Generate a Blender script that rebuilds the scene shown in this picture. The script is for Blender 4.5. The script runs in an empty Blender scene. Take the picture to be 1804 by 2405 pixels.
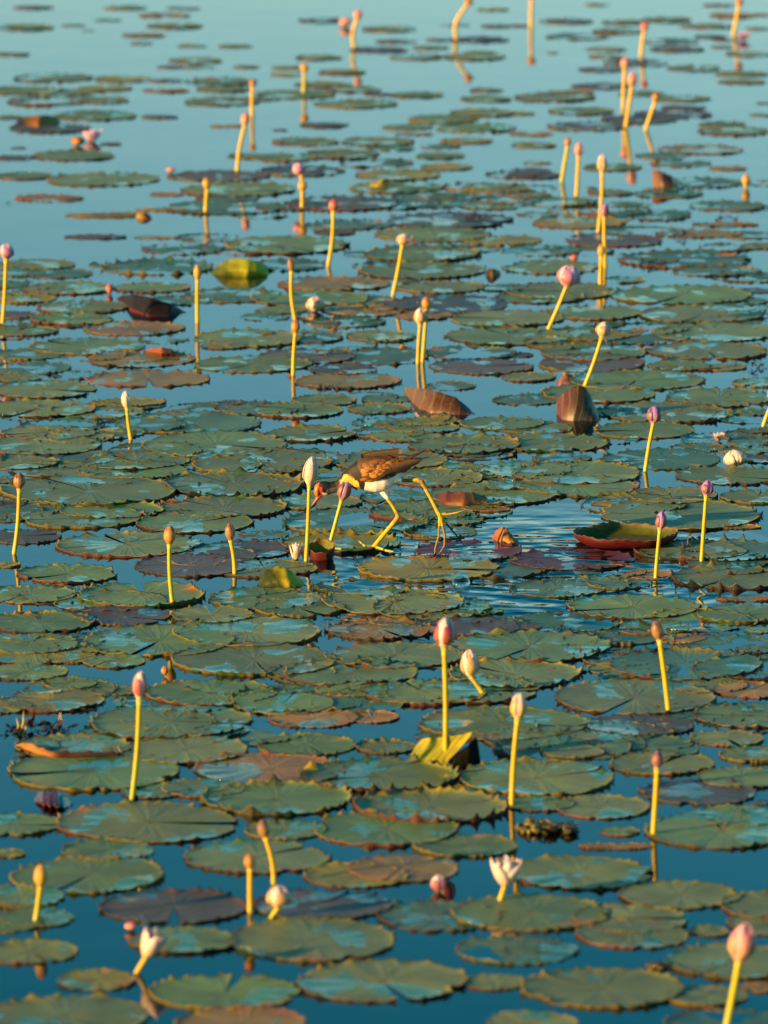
import bpy, bmesh, math, random
import numpy as np
from mathutils import Vector, noise

# ------------------------------------------------------------------ camera, light, exposure
SC = bpy.context.scene
COL = SC.collection
R = math.radians
LENS, PITCH, CAMH = 210.0, R(10.0), 1.83
F = LENS / 36.0 * 2405.0
cam_d = bpy.data.cameras.new('camera')
cam = bpy.data.objects.new('camera', cam_d); COL.objects.link(cam)
cam.location = (0, 0, CAMH); cam.rotation_euler = (R(90) - PITCH, 0, 0)
cam_d.lens = LENS; cam_d.sensor_width = 36; cam_d.sensor_fit = 'AUTO'
cam_d.clip_start = 0.1; cam_d.clip_end = 3000
cam_d.dof.use_dof = True; cam_d.dof.focus_distance = 10.25; cam_d.dof.aperture_fstop = 9.0
SC.camera = cam

SUN_EL, SUN_AZ = R(13.0), R(240.0)          # azimuth clockwise from +Y (the view direction)
world = bpy.data.worlds.new('World'); SC.world = world; world.use_nodes = True
wn = world.node_tree.nodes; wl = world.node_tree.links
bg = wn['Background']; bg.inputs['Strength'].default_value = 0.093
sky = wn.new('ShaderNodeTexSky'); sky.sky_type = 'NISHITA'; sky.sun_disc = False
sky.sun_elevation = SUN_EL; sky.sun_rotation = SUN_AZ
sky.air_density = 1.0; sky.dust_density = 0.6; sky.ozone_density = 2.5
tint = wn.new('ShaderNodeMix'); tint.data_type = 'RGBA'; tint.blend_type = 'MULTIPLY'
tint.inputs[0].default_value = 1.0
wl.new(sky.outputs[0], tint.inputs[6])
# clear air turns from pale teal at the horizon to deep blue-green overhead, all the way round
tc = wn.new('ShaderNodeTexCoord'); sx_ = wn.new('ShaderNodeSeparateXYZ'); wl.new(tc.outputs['Generated'], sx_.inputs[0])
mr_ = wn.new('ShaderNodeMapRange'); mr_.interpolation_type = 'SMOOTHSTEP'; wl.new(sx_.outputs[2], mr_.inputs[0])
mr_.inputs[1].default_value = 0.04; mr_.inputs[2].default_value = 0.30
t2 = wn.new('ShaderNodeMix'); t2.data_type = 'RGBA'; wl.new(mr_.outputs[0], t2.inputs[0])
t2.inputs[6].default_value = (0.93, 1.08, 1.00, 1); t2.inputs[7].default_value = (0.05, 0.80, 0.80, 1)
wl.new(t2.outputs[2], tint.inputs[7])
wl.new(tint.outputs[2], bg.inputs[0])
sun_d = bpy.data.lights.new('sun', 'SUN'); sun_d.energy = 5.0; sun_d.angle = R(0.6)
sun_d.color = (1.0, 0.58, 0.20)
sun = bpy.data.objects.new('sun', sun_d); COL.objects.link(sun)
sd = Vector((math.sin(SUN_AZ) * math.cos(SUN_EL), math.cos(SUN_AZ) * math.cos(SUN_EL), math.sin(SUN_EL)))
sun.rotation_euler = sd.to_track_quat('Z', 'Y').to_euler()
sun.location = sd * 30
vs = SC.view_settings
vs.view_transform = 'Standard'; vs.look = 'None'; vs.gamma = 1.0; vs.use_curve_mapping = False
vs.exposure = 1.22
SC.cycles.max_bounces = 8; SC.cycles.transparent_max_bounces = 12; SC.cycles.caustics_reflective = False
SC.cycles.caustics_refractive = False

rng = np.random.default_rng(7); random.seed(7)

# ------------------------------------------------------------------ where a point of the place lies
CP, SP = math.cos(PITCH), math.sin(PITCH)
TILES = dict(A=(0, 2005), B=(600, 2005), C=(1200, 2005), D=(0, 1605), E=(600, 1605), F=(1200, 1605),
             G=(0, 1205), H=(600, 1205), I=(1200, 1205), J=(0, 805), K=(600, 805), L=(1200, 805),
             M=(0, 405), N=(600, 405), O=(1200, 405), P=(0, 5), Q=(600, 5), R=(1200, 5))
TS = 2.765
def src(t, x, y):
    ox, oy = TILES[t]; return ox + x / TS, oy + y / TS
def ray(px, py):
    a = (px - 902) / F; b = -(py - 1202.5) / F
    return Vector((a, CP + b * SP, -SP + b * CP))
def ground(px, py, z=0.0):
    d = ray(px, py); k = (z - CAMH) / d.z
    return Vector((d.x * k, d.y * k, z))
def onplane(px, py, Y):
    d = ray(px, py); k = Y / d.y
    return Vector((d.x * k, Y, CAMH + d.z * k))
def depth_of(p):
    return p.y * CP + (CAMH - p.z) * SP
def mpp(p):                                   # metres per photograph pixel at p
    return depth_of(p) / F

# ------------------------------------------------------------------ object helpers
def tag(o, label=None, cat=None, group=None, kind=None):
    if label: o['label'] = label
    if cat: o['category'] = cat
    if group: o['group'] = group
    if kind: o['kind'] = kind
    return o
def empty(name, loc):
    o = bpy.data.objects.new(name, None); COL.objects.link(o); o.location = loc
    o.empty_display_size = 0.02; return o
def mesh_obj(name, V, Fc, mats, parent=None, smooth=True, cols=None, uvs=None, midx=None, loc=None):
    me = bpy.data.meshes.new(name)
    V = np.asarray(V, dtype=np.float32)
    me.from_pydata(V.tolist() if len(V) < 4000 else V.tolist(), [], Fc)
    for m in (mats if isinstance(mats, (list, tuple)) else [mats]): me.materials.append(m)
    if smooth: me.polygons.foreach_set('use_smooth', [True] * len(me.polygons))
    if midx is not None: me.polygons.foreach_set('material_index', midx)
    if cols is not None:
        ca = me.color_attributes.new('tint', 'FLOAT_COLOR', 'POINT')
        c4 = np.ones((len(V), 4), np.float32); c4[:, :cols.shape[1]] = cols
        ca.data.foreach_set('color', c4.ravel())
    if uvs is not None:
        uvl = me.uv_layers.new(name='UVMap')
        li = np.empty(len(me.loops), np.int32); me.loops.foreach_get('vertex_index', li)
        uvl.data.foreach_set('uv', np.asarray(uvs, np.float32)[li].ravel())
    me.update()
    o = bpy.data.objects.new(name, me); COL.objects.link(o)
    if loc is not None: o.location = loc
    if parent is not None: o.parent = parent
    return o

# ------------------------------------------------------------------ materials
def new_mat(name):
    m = bpy.data.materials.new(name); m.use_nodes = True
    nt = m.node_tree; b = nt.nodes['Principled BSDF']; return m, nt, b
def N_(nt, kind, **kw):
    n = nt.nodes.new(kind)
    for k, v in kw.items(): setattr(n, k, v)
    return n
def mixrgb(nt, fac, a, b, blend='MIX'):
    n = N_(nt, 'ShaderNodeMix', data_type='RGBA', blend_type=blend)
    for i, s in ((0, fac), (6, a), (7, b)):
        if isinstance(s, (int, float)): n.inputs[i].default_value = s
        elif isinstance(s, tuple): n.inputs[i].default_value = s + (1,) if len(s) == 3 else s
        else: nt.links.new(s, n.inputs[i])
    return n.outputs[2]
def ramp(nt, s, lo, hi, a=0.0, b=1.0):
    n = N_(nt, 'ShaderNodeMapRange'); nt.links.new(s, n.inputs[0])
    for i, v in zip((1, 2, 3, 4), (lo, hi, a, b)): n.inputs[i].default_value = v
    return n.outputs[0]
def noise_(nt, vec, scale, detail=3, rough=0.5):
    n = N_(nt, 'ShaderNodeTexNoise'); n.inputs['Scale'].default_value = scale
    n.inputs['Detail'].default_value = detail; n.inputs['Roughness'].default_value = rough
    if vec is not None: nt.links.new(vec, n.inputs['Vector'])
    return n.outputs[0]
def mapping(nt, vec, sc, loc=(0, 0, 0)):
    n = N_(nt, 'ShaderNodeMapping'); nt.links.new(vec, n.inputs[0])
    n.inputs['Scale'].default_value = sc; n.inputs['Location'].default_value = loc
    return n.outputs[0]
def bump(nt, h, strength, dist, normal=None):
    n = N_(nt, 'ShaderNodeBump'); n.inputs['Strength'].default_value = strength
    n.inputs['Distance'].default_value = dist; nt.links.new(h, n.inputs['Height'])
    if normal is not None: nt.links.new(normal, n.inputs['Normal'])
    return n.outputs[0]

def pad_material():
    m, nt, b = new_mat('lily_pad_skin'); L = nt.links
    at = N_(nt, 'ShaderNodeAttribute', attribute_name='tint')
    uv = N_(nt, 'ShaderNodeUVMap'); geo = N_(nt, 'ShaderNodeNewGeometry')
    streak = noise_(nt, mapping(nt, uv.outputs[0], (46, 1.4, 1)), 1.0, 4, 0.6)
    fine = noise_(nt, geo.outputs['Position'], 190, 3, 0.6)
    blot = noise_(nt, geo.outputs['Position'], 16, 4, 0.6)
    spots = noise_(nt, geo.outputs['Position'], 75, 2, 0.5)
    c = mixrgb(nt, ramp(nt, streak, 0.35, 0.68, 0, 0.42), at.outputs['Color'], mixrgb(nt, 1.0, at.outputs['Color'], (0.48, 0.56, 0.55), 'MULTIPLY'))
    c = mixrgb(nt, ramp(nt, blot, 0.52, 0.72, 0, 0.45), c, mixrgb(nt, 1.0, c, (1.75, 1.25, 0.7), 'MULTIPLY'))
    c = mixrgb(nt, ramp(nt, spots, 0.70, 0.76, 0, 0.6), c, (0.16, 0.11, 0.025))
    c = mixrgb(nt, ramp(nt, fine, 0.3, 0.8, 0.0, 0.35), c, mixrgb(nt, 1.0, c, (0.6, 0.6, 0.6), 'MULTIPLY'))
    wet = noise_(nt, mapping(nt, geo.outputs['Position'], (1, 0.6, 1)), 11, 3, 0.55)
    wm = ramp(nt, wet, 0.565, 0.585, 0.0, 1.0)
    c = mixrgb(nt, wm, c, mixrgb(nt, 1.0, c, (0.45, 0.85, 0.85), 'MULTIPLY'))
    L.new(c, b.inputs['Base Color'])
    L.new(ramp(nt, wet, 0.565, 0.585, 0.48, 0.08), b.inputs['Roughness'])
    b.inputs['IOR'].default_value = 1.35
    b.inputs['Specular Tint'].default_value = (0.9, 1.0, 1.0, 1)
    h = N_(nt, 'ShaderNodeMath', operation='ADD'); L.new(streak, h.inputs[0])
    h2 = N_(nt, 'ShaderNodeMath', operation='MULTIPLY'); L.new(fine, h2.inputs[0]); h2.inputs[1].default_value = 0.12
    L.new(h2.outputs[0], h.inputs[1])
    fl = N_(nt, 'ShaderNodeMapRange'); L.new(wm, fl.inputs[0]); fl.inputs[3].default_value = 0.85; fl.inputs[4].default_value = 0.2
    bn = N_(nt, 'ShaderNodeBump'); bn.inputs['Distance'].default_value = 0.0032; L.new(fl.outputs[0], bn.inputs['Strength']); L.new(h.outputs[0], bn.inputs['Height'])
    L.new(bn.outputs[0], b.inputs['Normal'])
    return m
PAD = pad_material()

def attr_material(name, rough=0.5, sss=0.0, streak=0.3, veins=False, transl=0.0, bumpd=0.0006, spec=0.5, mul=(0.5, 0.4, 0.35), nscale=60):
    m, nt, b = new_mat(name); L = nt.links
    at = N_(nt, 'ShaderNodeAttribute', attribute_name='tint')
    uv = N_(nt, 'ShaderNodeUVMap'); geo = N_(nt, 'ShaderNodeNewGeometry')
    s = noise_(nt, mapping(nt, uv.outputs[0], (14, 1.6, 1)), 1.6, 3, 0.55)
    g = noise_(nt, geo.outputs['Position'], nscale, 3, 0.6)
    c = mixrgb(nt, ramp(nt, s, 0.4, 0.7, 0, streak), at.outputs['Color'], mixrgb(nt, 1.0, at.outputs['Color'], mul, 'MULTIPLY'))
    c = mixrgb(nt, ramp(nt, g, 0.45, 0.7, 0, streak), c, mixrgb(nt, 1.0, c, mul, 'MULTIPLY'))
    hsrc = s
    if veins:
        w = N_(nt, 'ShaderNodeTexWave', wave_type='BANDS', bands_direction='X')
        w.inputs['Scale'].default_value = 2.6; w.inputs['Distortion'].default_value = 2.2
        w.inputs['Detail'].default_value = 2.0; w.inputs['Detail Scale'].default_value = 1.2
        L.new(mapping(nt, uv.outputs[0], (1, 0.8, 1)), w.inputs['Vector'])
        vor = N_(nt, 'ShaderNodeTexVoronoi', feature='DISTANCE_TO_EDGE'); vor.inputs['Scale'].default_value = 9
        L.new(mapping(nt, uv.outputs[0], (1.4, 0.8, 1)), vor.inputs['Vector'])
        v1 = ramp(nt, w.outputs[1], 0.92, 0.99, 0, 0.32); v2 = ramp(nt, vor.outputs[0], 0.0, 0.05, 0.16, 0.0)
        mx = N_(nt, 'ShaderNodeMath', operation='MAXIMUM'); L.new(v1, mx.inputs[0]); L.new(v2, mx.inputs[1])
        c = mixrgb(nt, mx.outputs[0], c, (0.30, 0.20, 0.03)); hsrc = mx.outputs[0]
    L.new(c, b.inputs['Base Color']); b.inputs['Roughness'].default_value = rough
    b.inputs['Specular IOR Level'].default_value = spec
    if sss > 0:
        b.inputs['Subsurface Weight'].default_value = sss; b.inputs['Subsurface Scale'].default_value = 0.004
        b.inputs['Subsurface Radius'].default_value = (1, 0.5, 0.25)
    L.new(bump(nt, hsrc, 0.6, bumpd), b.inputs['Normal'])
    if transl > 0:
        tr = N_(nt, 'ShaderNodeBsdfTranslucent'); L.new(c, tr.inputs[0])
        mx = N_(nt, 'ShaderNodeMixShader'); mx.inputs[0].default_value = transl
        out = nt.nodes['Material Output']
        L.new(b.outputs[0], mx.inputs[1]); L.new(tr.outputs[0], mx.inputs[2]); L.new(mx.outputs[0], out.inputs[0])
    return m
LEAF = attr_material('curled_leaf_skin', 0.55, spec=0.25, transl=0.2, streak=0.5)
LEAFV = attr_material('veined_leaf_skin', 0.45, veins=True, transl=0.1, streak=0.5)
SHADELEAF = attr_material('shaded_leaf_underside', 0.9, spec=0.03, streak=0.4)
STEM = attr_material('stem_skin', 0.4, streak=0.28, transl=0.0, mul=(0.75, 0.6, 0.5))
PETAL = attr_material('petal_skin', 0.5, streak=0.3, transl=0.22, mul=(0.86, 0.62, 0.66))
SEPAL = attr_material('sepal_skin', 0.42, streak=0.45, transl=0.05, mul=(0.55, 0.38, 0.35), nscale=160)
DEBRIS = attr_material('wet_plant_matter', 0.25, streak=0.7, mul=(0.3, 0.3, 0.3), nscale=120)
PLUME = attr_material('plumage', 0.62, streak=0.35, spec=0.3, mul=(0.5, 0.42, 0.4), nscale=150)
HORN = attr_material('horny_skin', 0.38, streak=0.35, mul=(0.6, 0.45, 0.35), nscale=260)

# ------------------------------------------------------------------ the setting
def water_material():
    m, nt, b = new_mat('pond_water'); L = nt.links; nt.nodes.remove(b)
    geo = N_(nt, 'ShaderNodeNewGeometry'); pos = geo.outputs['Position']
    tr = N_(nt, 'ShaderNodeBsdfTransparent'); tr.inputs[0].default_value = (0.60, 0.92, 0.92, 1)
    gl = N_(nt, 'ShaderNodeBsdfGlossy'); gl.inputs['Roughness'].default_value = 0.03
    gl.inputs[0].default_value = (1, 1, 1, 1)
    fr = N_(nt, 'ShaderNodeFresnel'); fr.inputs[0].default_value = 1.33
    a = noise_(nt, mapping(nt, pos, (1.0, 0.55, 1)), 7, 2, 0.4)
    bb = noise_(nt, mapping(nt, pos, (1.0, 0.6, 1)), 1.3, 2, 0.5)
    # the disturbed patch in front of the bird's trailing foot
    dc = ground(*src('I', 190, 390))
    sub = N_(nt, 'ShaderNodeVectorMath', operation='SUBTRACT'); L.new(pos, sub.inputs[0]); sub.inputs[1].default_value = dc
    sc = N_(nt, 'ShaderNodeVectorMath', operation='MULTIPLY'); L.new(sub.outputs[0], sc.inputs[0]); sc.inputs[1].default_value = (1 / 0.42, 1 / 0.62, 1)
    ln = N_(nt, 'ShaderNodeVectorMath', operation='LENGTH'); L.new(sc.outputs[0], ln.inputs[0])
    mask = ramp(nt, ln.outputs['Value'], 0.35, 1.1, 1.0, 0.0)
    rp = noise_(nt, mapping(nt, pos, (0.9, 1.0, 1)), 14, 1.5, 0.45)
    wv = N_(nt, 'ShaderNodeTexWave', wave_type='RINGS', rings_direction='Z'); wv.inputs['Scale'].default_value = 7
    wv.inputs['Distortion'].default_value = 3.0; wv.inputs['Detail'].default_value = 2
    L.new(sub.outputs[0], wv.inputs['Vector'])
    ad = N_(nt, 'ShaderNodeMath', operation='MULTIPLY_ADD'); L.new(wv.outputs[1], ad.inputs[0]); ad.inputs[1].default_value = 0.07; L.new(rp, ad.inputs[2])
    mm = N_(nt, 'ShaderNodeMath', operation='MULTIPLY'); L.new(ad.outputs[0], mm.inputs[0]); L.new(mask, mm.inputs[1])
    n1 = bump(nt, a, 0.5, 0.0012); n2 = bump(nt, bb, 0.5, 0.003, n1); n3 = bump(nt, mm.outputs[0], 1.0, 0.012, n2)
    L.new(n3, gl.inputs['Normal']); L.new(n3, fr.inputs['Normal'])
    mx = N_(nt, 'ShaderNodeMixShader'); L.new(fr.outputs[0], mx.inputs[0]); L.new(tr.outputs[0], mx.inputs[1]); L.new(gl.outputs[0], mx.inputs[2])
    L.new(mx.outputs[0], nt.nodes['Material Output'].inputs[0])
    return m
def bed_material():
    m, nt, b = new_mat('murky_bed'); geo = N_(nt, 'ShaderNodeNewGeometry')
    n = noise_(nt, geo.outputs['Position'], 2.0, 4)
    nt.links.new(mixrgb(nt, n, (0.0, 0.075, 0.095), (0.001, 0.095, 0.115)), b.inputs['Base Color'])
    b.inputs['Roughness'].default_value = 1.0; b.inputs['Specular IOR Level'].default_value = 0.0
    return m
def sheet(name, z, s, m):
    o = mesh_obj(name, [(-s, -s, z), (s, -s, z), (s, s, z), (-s, s, z)], [(0, 1, 2, 3)], m, smooth=False)
    tag(o, kind='structure'); return o
sheet('water', 0.0, 900, water_material())
sheet('pond_bed', -0.30, 905, bed_material())

# ------------------------------------------------------------------ lily pads
# x y halfwidth kind [nNotchAngle] [TteethScale] [zOrder]
PADS = {
'A': "575 125 505 g n250; 130 265 290 g z2; 240 400 250 g; 20 440 245 g; 190 625 310 g; 1130 330 470 p n272 z3; 1190 550 350 g; 620 805 265 y n170; 430 1040 530 g; 1460 885 475 g n80; 1570 1090 435 o; 2030 545 560 g; 1665 10 465 g",
'B': "430 315 440 p n60; 650 130 330 y n60; 960 80 375 o; 1190 390 410 t; 1790 370 500 g z3; 1700 610 390 t; 830 815 550 g n285; 1550 820 205 g",
'C': "450 110 470 g; 1100 255 390 g; 1760 330 400 g; 1700 440 300 g; 790 510 370 g; 780 410 380 g; 1290 490 130 g; 1440 685 445 g; 600 860 515 g z2; 1270 910 260 g; 140 1090 300 g; 1620 850 130 o; 180 620 230 t; 1400 1090 400 t",
'D': "1110 240 530 g z2 n350; 1200 420 420 g; 610 555 580 g n195; 480 400 380 g; 340 100 350 y; 0 140 205 g; 740 40 150 g; 1370 50 420 g; 1000 685 220 g; 1320 670 270 g; 1800 740 480 g T2 z3; 960 890 590 g n355; 70 905 320 g; 700 1070 310 g; 1750 545 490 o; 60 1090 110 y; 1850 940 260 g",
'E': "180 120 340 g z3; 270 20 140 t; 630 30 230 g; 1100 50 400 g; 380 215 290 o; 760 205 180 o; 1610 250 540 g; 330 390 330 g; 850 400 200 g T1.8; 800 590 500 g T2.2 z3 n200; 1140 790 490 g T2.4 z4; 850 930 490 g; 1830 600 520 g; 1370 1040 330 g; 1130 330 100 t",
'F': "800 80 540 g n250; 830 260 345 p z3; 1550 200 370 g; 1400 345 240 g; 400 430 210 g; 980 510 340 g; 900 400 340 t; 1580 450 230 g T1.5; 1500 600 300 g; 1220 695 370 p; 590 790 325 g; 180 770 220 g; 710 950 125 g; 1370 940 510 g n100; 1480 850 300 g; 1560 30 250 o; 680 1045 230 o S0.35; 1640 760 60 p",
'G': "140 140 265 p z2 n20; 540 20 400 g; 835 195 460 g z2 n120; 1265 50 390 g z3; 1240 330 378 p z4; 1560 230 330 p; 440 385 325 g n215; 190 520 300 g; 920 520 425 g n95 T1.4 z2; 785 655 318 p n330; 260 700 350 g T1.4; 190 840 340 g n100 z2; 1380 650 278 g n95 z3; 1030 820 505 g n255 z2; 1610 760 500 g; 740 950 210 g; 170 1020 270 g; 460 930 160 y; 1650 940 540 g; 450 1095 180 g; 50 325 85 y; 1720 545 380 g; 1720 350 330 g; 60 25 120 t",
'H': "280 605 300 g n300 z3; 900 570 455 g T1.4 z3; 810 745 350 o T1.6 z3 n300; 1400 735 330 p; 910 915 440 g z2; 1780 860 520 g T1.4 n245; 1120 350 455 y z2 n350; 560 185 380 y T2.4 z3; 650 50 480 t T1.4; 1250 30 230 g; 1200 110 240 t; 1390 235 360 r; 2060 290 400 r; 1680 1035 440 g T1.4; 1445 625 165 g; 50 130 160 t; 90 250 110 p; 170 345 180 t",
'I': "1460 240 370 t T2.4; 1430 410 400 g T2; 890 392 160 o; 790 600 420 g z3 n200; 910 735 250 g z2; 1100 805 160 o; 1130 970 510 t T1.3 z2; 1500 645 300 g; 1400 840 320 t; 1600 750 90 y; 1100 0 540 g; 1530 545 200 o S0.4; 360 700 350 t; 60 725 140 p; 680 795 280 t; 1600 870 140 t; 1480 80 150 o S0.4; 300 480 300 t; 700 440 220 t",
'J': "915 98 350 o z2; 965 225 420 o S0.8; 1640 130 370 g z2; 290 295 350 g; 250 420 360 g n245; 310 577 305 g z2; 655 575 280 t; 260 660 390 g; 840 380 245 y S0.7; 1230 510 465 t; 1400 650 488 g n330 z2; 1700 765 480 g z3; 880 760 343 g z4; 860 820 350 g z3; 130 770 260 g; 580 950 575 g T1.2 z2; 400 830 160 t; 1520 915 460 g T2.2; 1450 1060 405 g T1.3; 730 1080 330 g T1.5; 20 1040 140 p; 40 880 110 g; 180 68 230 t; 190 155 280 t z2; 560 15 370 g; 120 220 160 g; 1510 380 100 p; 1640 420 260 t; 1450 10 150 g",
'K': "330 80 310 p n20; 790 80 345 t n120; 570 165 230 p z3; 600 240 335 o; 1470 145 335 p z3; 1400 55 300 t; 270 430 305 g z3; 450 365 210 g; 850 355 165 t; 810 420 205 g; 1140 500 185 y; 355 585 305 g T1.2 n30; 850 575 250 t; 1360 655 370 g T1.5 z3; 870 755 380 g; 1180 870 310 g z2; 1750 815 310 g T1.3; 400 1025 290 g T1.2; 900 990 230 t; 1540 975 420 g z2; 1500 1070 160 o S0.5; 1600 515 270 g; 1090 1085 360 g T1.4; 1270 270 170 t; 830 510 200 t",
'L': "530 55 355 g z3; 520 125 360 p; 1280 45 390 g; 1390 150 140 g; 1090 140 210 g; 815 235 425 g z2 T1.3; 115 215 180 g; 565 320 380 g; 1020 445 425 g z2 T1.2; 1350 350 360 g T1.3; 870 560 330 g; 250 640 370 g; 980 745 400 t; 1210 670 180 t; 1430 855 350 g; 1650 745 160 p; 430 838 440 g T1.3 z2; 430 925 400 g T1.2; 1050 985 305 g z2; 1600 990 250 g; 740 1035 220 o S0.45; 1620 250 180 g; 100 360 220 t; 1560 440 150 t; 1590 630 180 t; 1590 560 120 t; 60 70 90 p; 330 740 200 t",
'M': "160 18 180 g; 670 38 365 g; 330 160 230 o S0.8; 1425 15 325 p S0.9; 1080 135 105 o; 1550 105 370 g; 1450 220 380 t; 700 270 270 o S0.4; 1050 235 170 o S0.4; 620 410 210 p S0.5; 1010 415 135 o S0.5; 1190 490 265 t; 1860 465 420 g; 1030 610 350 t T1.6; 250 590 240 g; 390 650 220 t; 450 745 290 g z2; 985 740 243 g; 130 808 230 y; 540 868 300 g z2; 90 918 160 p; 470 945 270 g; 870 1005 320 o; 150 1022 220 g; 1190 820 220 t; 1500 790 330 t; 1620 1070 365 g; 150 640 200 t; 40 720 160 t; 1480 160 200 t",
'N': "560 195 370 p; 900 195 300 t; 920 92 300 g; 800 80 105 y z3; 1560 95 230 g; 1260 305 400 p; 1160 395 370 g; 1620 435 240 y z2; 1080 522 380 g T1.6; 1080 630 405 g T1.3; 1200 738 280 g; 1240 850 410 p z2; 510 715 360 o; 350 810 390 g; 700 890 260 o; 600 965 240 t; 820 1055 230 g; 1100 920 190 o; 1630 940 365 g; 1640 1055 400 g z2; 515 380 135 p; 200 595 270 t; 1600 740 160 t; 60 930 160 t; 640 330 260 t; 200 215 210 t; 1180 200 200 t; 930 10 270 y; 700 520 130 t; 1300 150 180 t",
'O': "445 320 295 y; 670 432 318 p z2; 900 270 280 t; 1400 332 220 o S0.4; 1220 392 270 o S0.7; 1640 470 150 g; 1560 400 180 t; 1130 560 420 t T1.4; 1330 630 280 t; 260 608 320 g; 330 762 370 g z2; 1110 790 450 g T1.5; 540 902 320 g z2; 1240 912 410 g; 600 980 130 t; 800 1060 350 t; 1330 1030 420 g; 140 15 180 p; 120 140 140 g; 1020 130 230 t; 1400 210 250 t; 1210 60 280 t; 300 185 250 t; 1540 670 250 t; 1590 760 120 p; 650 125 150 g; 200 500 260 t; 1500 830 170 t; 760 200 150 t",
'P': "215 30 125 p; 815 32 135 g; 1190 35 110 t; 1065 82 165 o; 700 110 90 t; 1135 150 175 g; 170 160 180 g; 475 145 80 t; 570 180 40 t; 935 210 140 o; 920 262 75 g; 1245 278 90 g; 1530 282 105 g; 70 333 120 g; 1270 375 170 y; 1110 415 90 p; 1290 418 100 t; 1600 415 90 g; 350 487 260 g; 800 495 180 y; 680 555 180 y; 1080 505 110 p; 1080 568 145 o S0.8; 420 580 200 g; 650 630 190 g; 150 570 240 g; 300 640 250 t; 620 732 270 g; 1035 740 115 p; 1470 799 110 o S0.6; 320 815 260 p; 475 990 275 g; 90 1003 130 p; 120 940 50 p; 1440 510 230 g; 1450 560 180 g; 1440 640 245 g; 1620 995 140 g; 60 740 90 g; 720 915 70 p",
'Q': "430 113 150 p; 870 172 175 g; 910 250 130 p; 800 305 190 p; 1180 240 75 p; 1450 240 190 p; 1140 290 120 g; 1050 350 180 t; 1420 350 210 g; 1460 325 110 g; 1560 150 100 p; 1540 42 100 y; 1300 145 90 t; 410 355 150 g; 560 450 150 y; 220 420 110 y; 200 466 100 y; 440 530 180 y; 640 560 180 g; 800 592 90 p; 270 595 250 g; 650 655 260 g; 50 622 110 g; 1050 598 170 g; 1500 567 110 g; 1500 622 170 g; 445 792 155 p; 1220 752 235 g; 1480 712 215 g; 1440 812 250 g; 990 805 165 g; 1030 850 120 o S0.6; 320 900 220 g; 800 900 230 g; 880 942 150 t; 1370 895 170 y; 1200 993 160 g; 560 980 250 g; 180 1005 220 g; 300 1090 280 p; 1240 1065 170 y; 160 825 50 p; 1200 932 130 t",
'R': "360 120 170 p; 1010 110 170 g; 740 125 150 g; 700 185 170 g; 430 220 200 t; 50 150 70 p; 1350 15 100 p; 1450 80 170 o; 1600 78 90 o; 1270 150 170 g; 1600 168 80 g; 1290 220 110 p; 1370 287 70 p; 620 300 130 g; 620 350 120 o; 1080 300 180 p; 810 390 210 p; 590 432 150 p; 1190 425 170 g; 1500 460 170 g; 1500 512 150 y; 1540 330 150 y; 270 325 40 g; 580 540 190 p; 1120 620 180 g; 280 612 270 g; 400 580 130 y; 850 590 150 g; 460 702 220 g; 70 717 90 g; 1120 680 150 p; 1050 722 260 p; 500 800 260 p; 830 757 250 p; 1370 790 160 g; 1450 832 240 g; 1640 650 50 p; 1620 727 70 g; 130 850 140 o; 150 922 140 y; 1230 952 270 o; 980 992 180 t; 170 1036 90 o; 660 1066 190 g; 130 1092 140 p; 1410 1072 120 o; 1400 240 90 t; 1040 250 180 t; 560 10 80 t; 1100 1040 200 t",
}
pads = []
for t, s in PADS.items():
    for e in s.split(';'):
        w = e.split(); x, y, r = map(float, w[:3]); k = w[3]
        px, py = src(t, x, y)
        d = dict(px=px, py=py, kind=k, notch=None, T=1.0, z=1.0, S=1.0)
        for q in w[4:]:
            d[{'n': 'notch', 'T': 'T', 'z': 'z', 'S': 'S'}[q[0]]] = float(q[1:])
        # a round leaf seen at a grazing angle: centre of the ellipse
        c = ground(px, py, 0.004); d['c'] = c; d['r'] = r / TS * mpp(c); d['rpx'] = r / TS
        pads.append(d)

# leaves lying just under the surface in the gaps between the others
clear = [(560, 880, 120, 35), (690, 900, 95, 42), (240, 1300, 160, 28), (540, 1350, 90, 25), (1330, 1240, 190, 45), (1560, 1090, 130, 40), (1620, 920, 50, 25),
         (860, 1700, 160, 30), (300, 1580, 130, 20), (1050, 750, 80, 25), (1700, 1250, 60, 20), (780, 1330, 60, 30), (1300, 1650, 60, 20), (420, 640, 60, 40), (760, 640, 60, 40)]
tries = 0; nf = 0
while nf < 175 and tries < 4000:
    tries += 1; px, py = random.uniform(0, 1804), random.uniform(380, 1760)
    if (px < 480 and py < 620) or (px < 800 and py < 480): continue
    if any(((px - a) / (c_ + 60)) ** 2 + ((py - b_) / (e_ + 12)) ** 2 < 1 for a, b_, c_, e_ in clear): continue
    c = ground(px, py, 0); r = random.uniform(0.05, 0.105)
    pads.append(dict(px=px, py=py, kind=random.choice('tttg'), notch=None, T=1.3, z=-2.0, S=1.0, c=c, r=r, rpx=r / mpp(c), fill=True)); nf += 1
HG = 0.006; X0, X1, Y0, Y1 = -1.9, 1.9, 6.0, 22.0
HF = np.full((int((X1 - X0) / HG) + 1, int((Y1 - Y0) / HG) + 1), -1.0, np.float32)
def hsample(x, y):
    i = np.clip(((x - X0) / HG).astype(int), 0, HF.shape[0] - 1); j = np.clip(((y - Y0) / HG).astype(int), 0, HF.shape[1] - 1)
    return HF[i, j]
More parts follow.
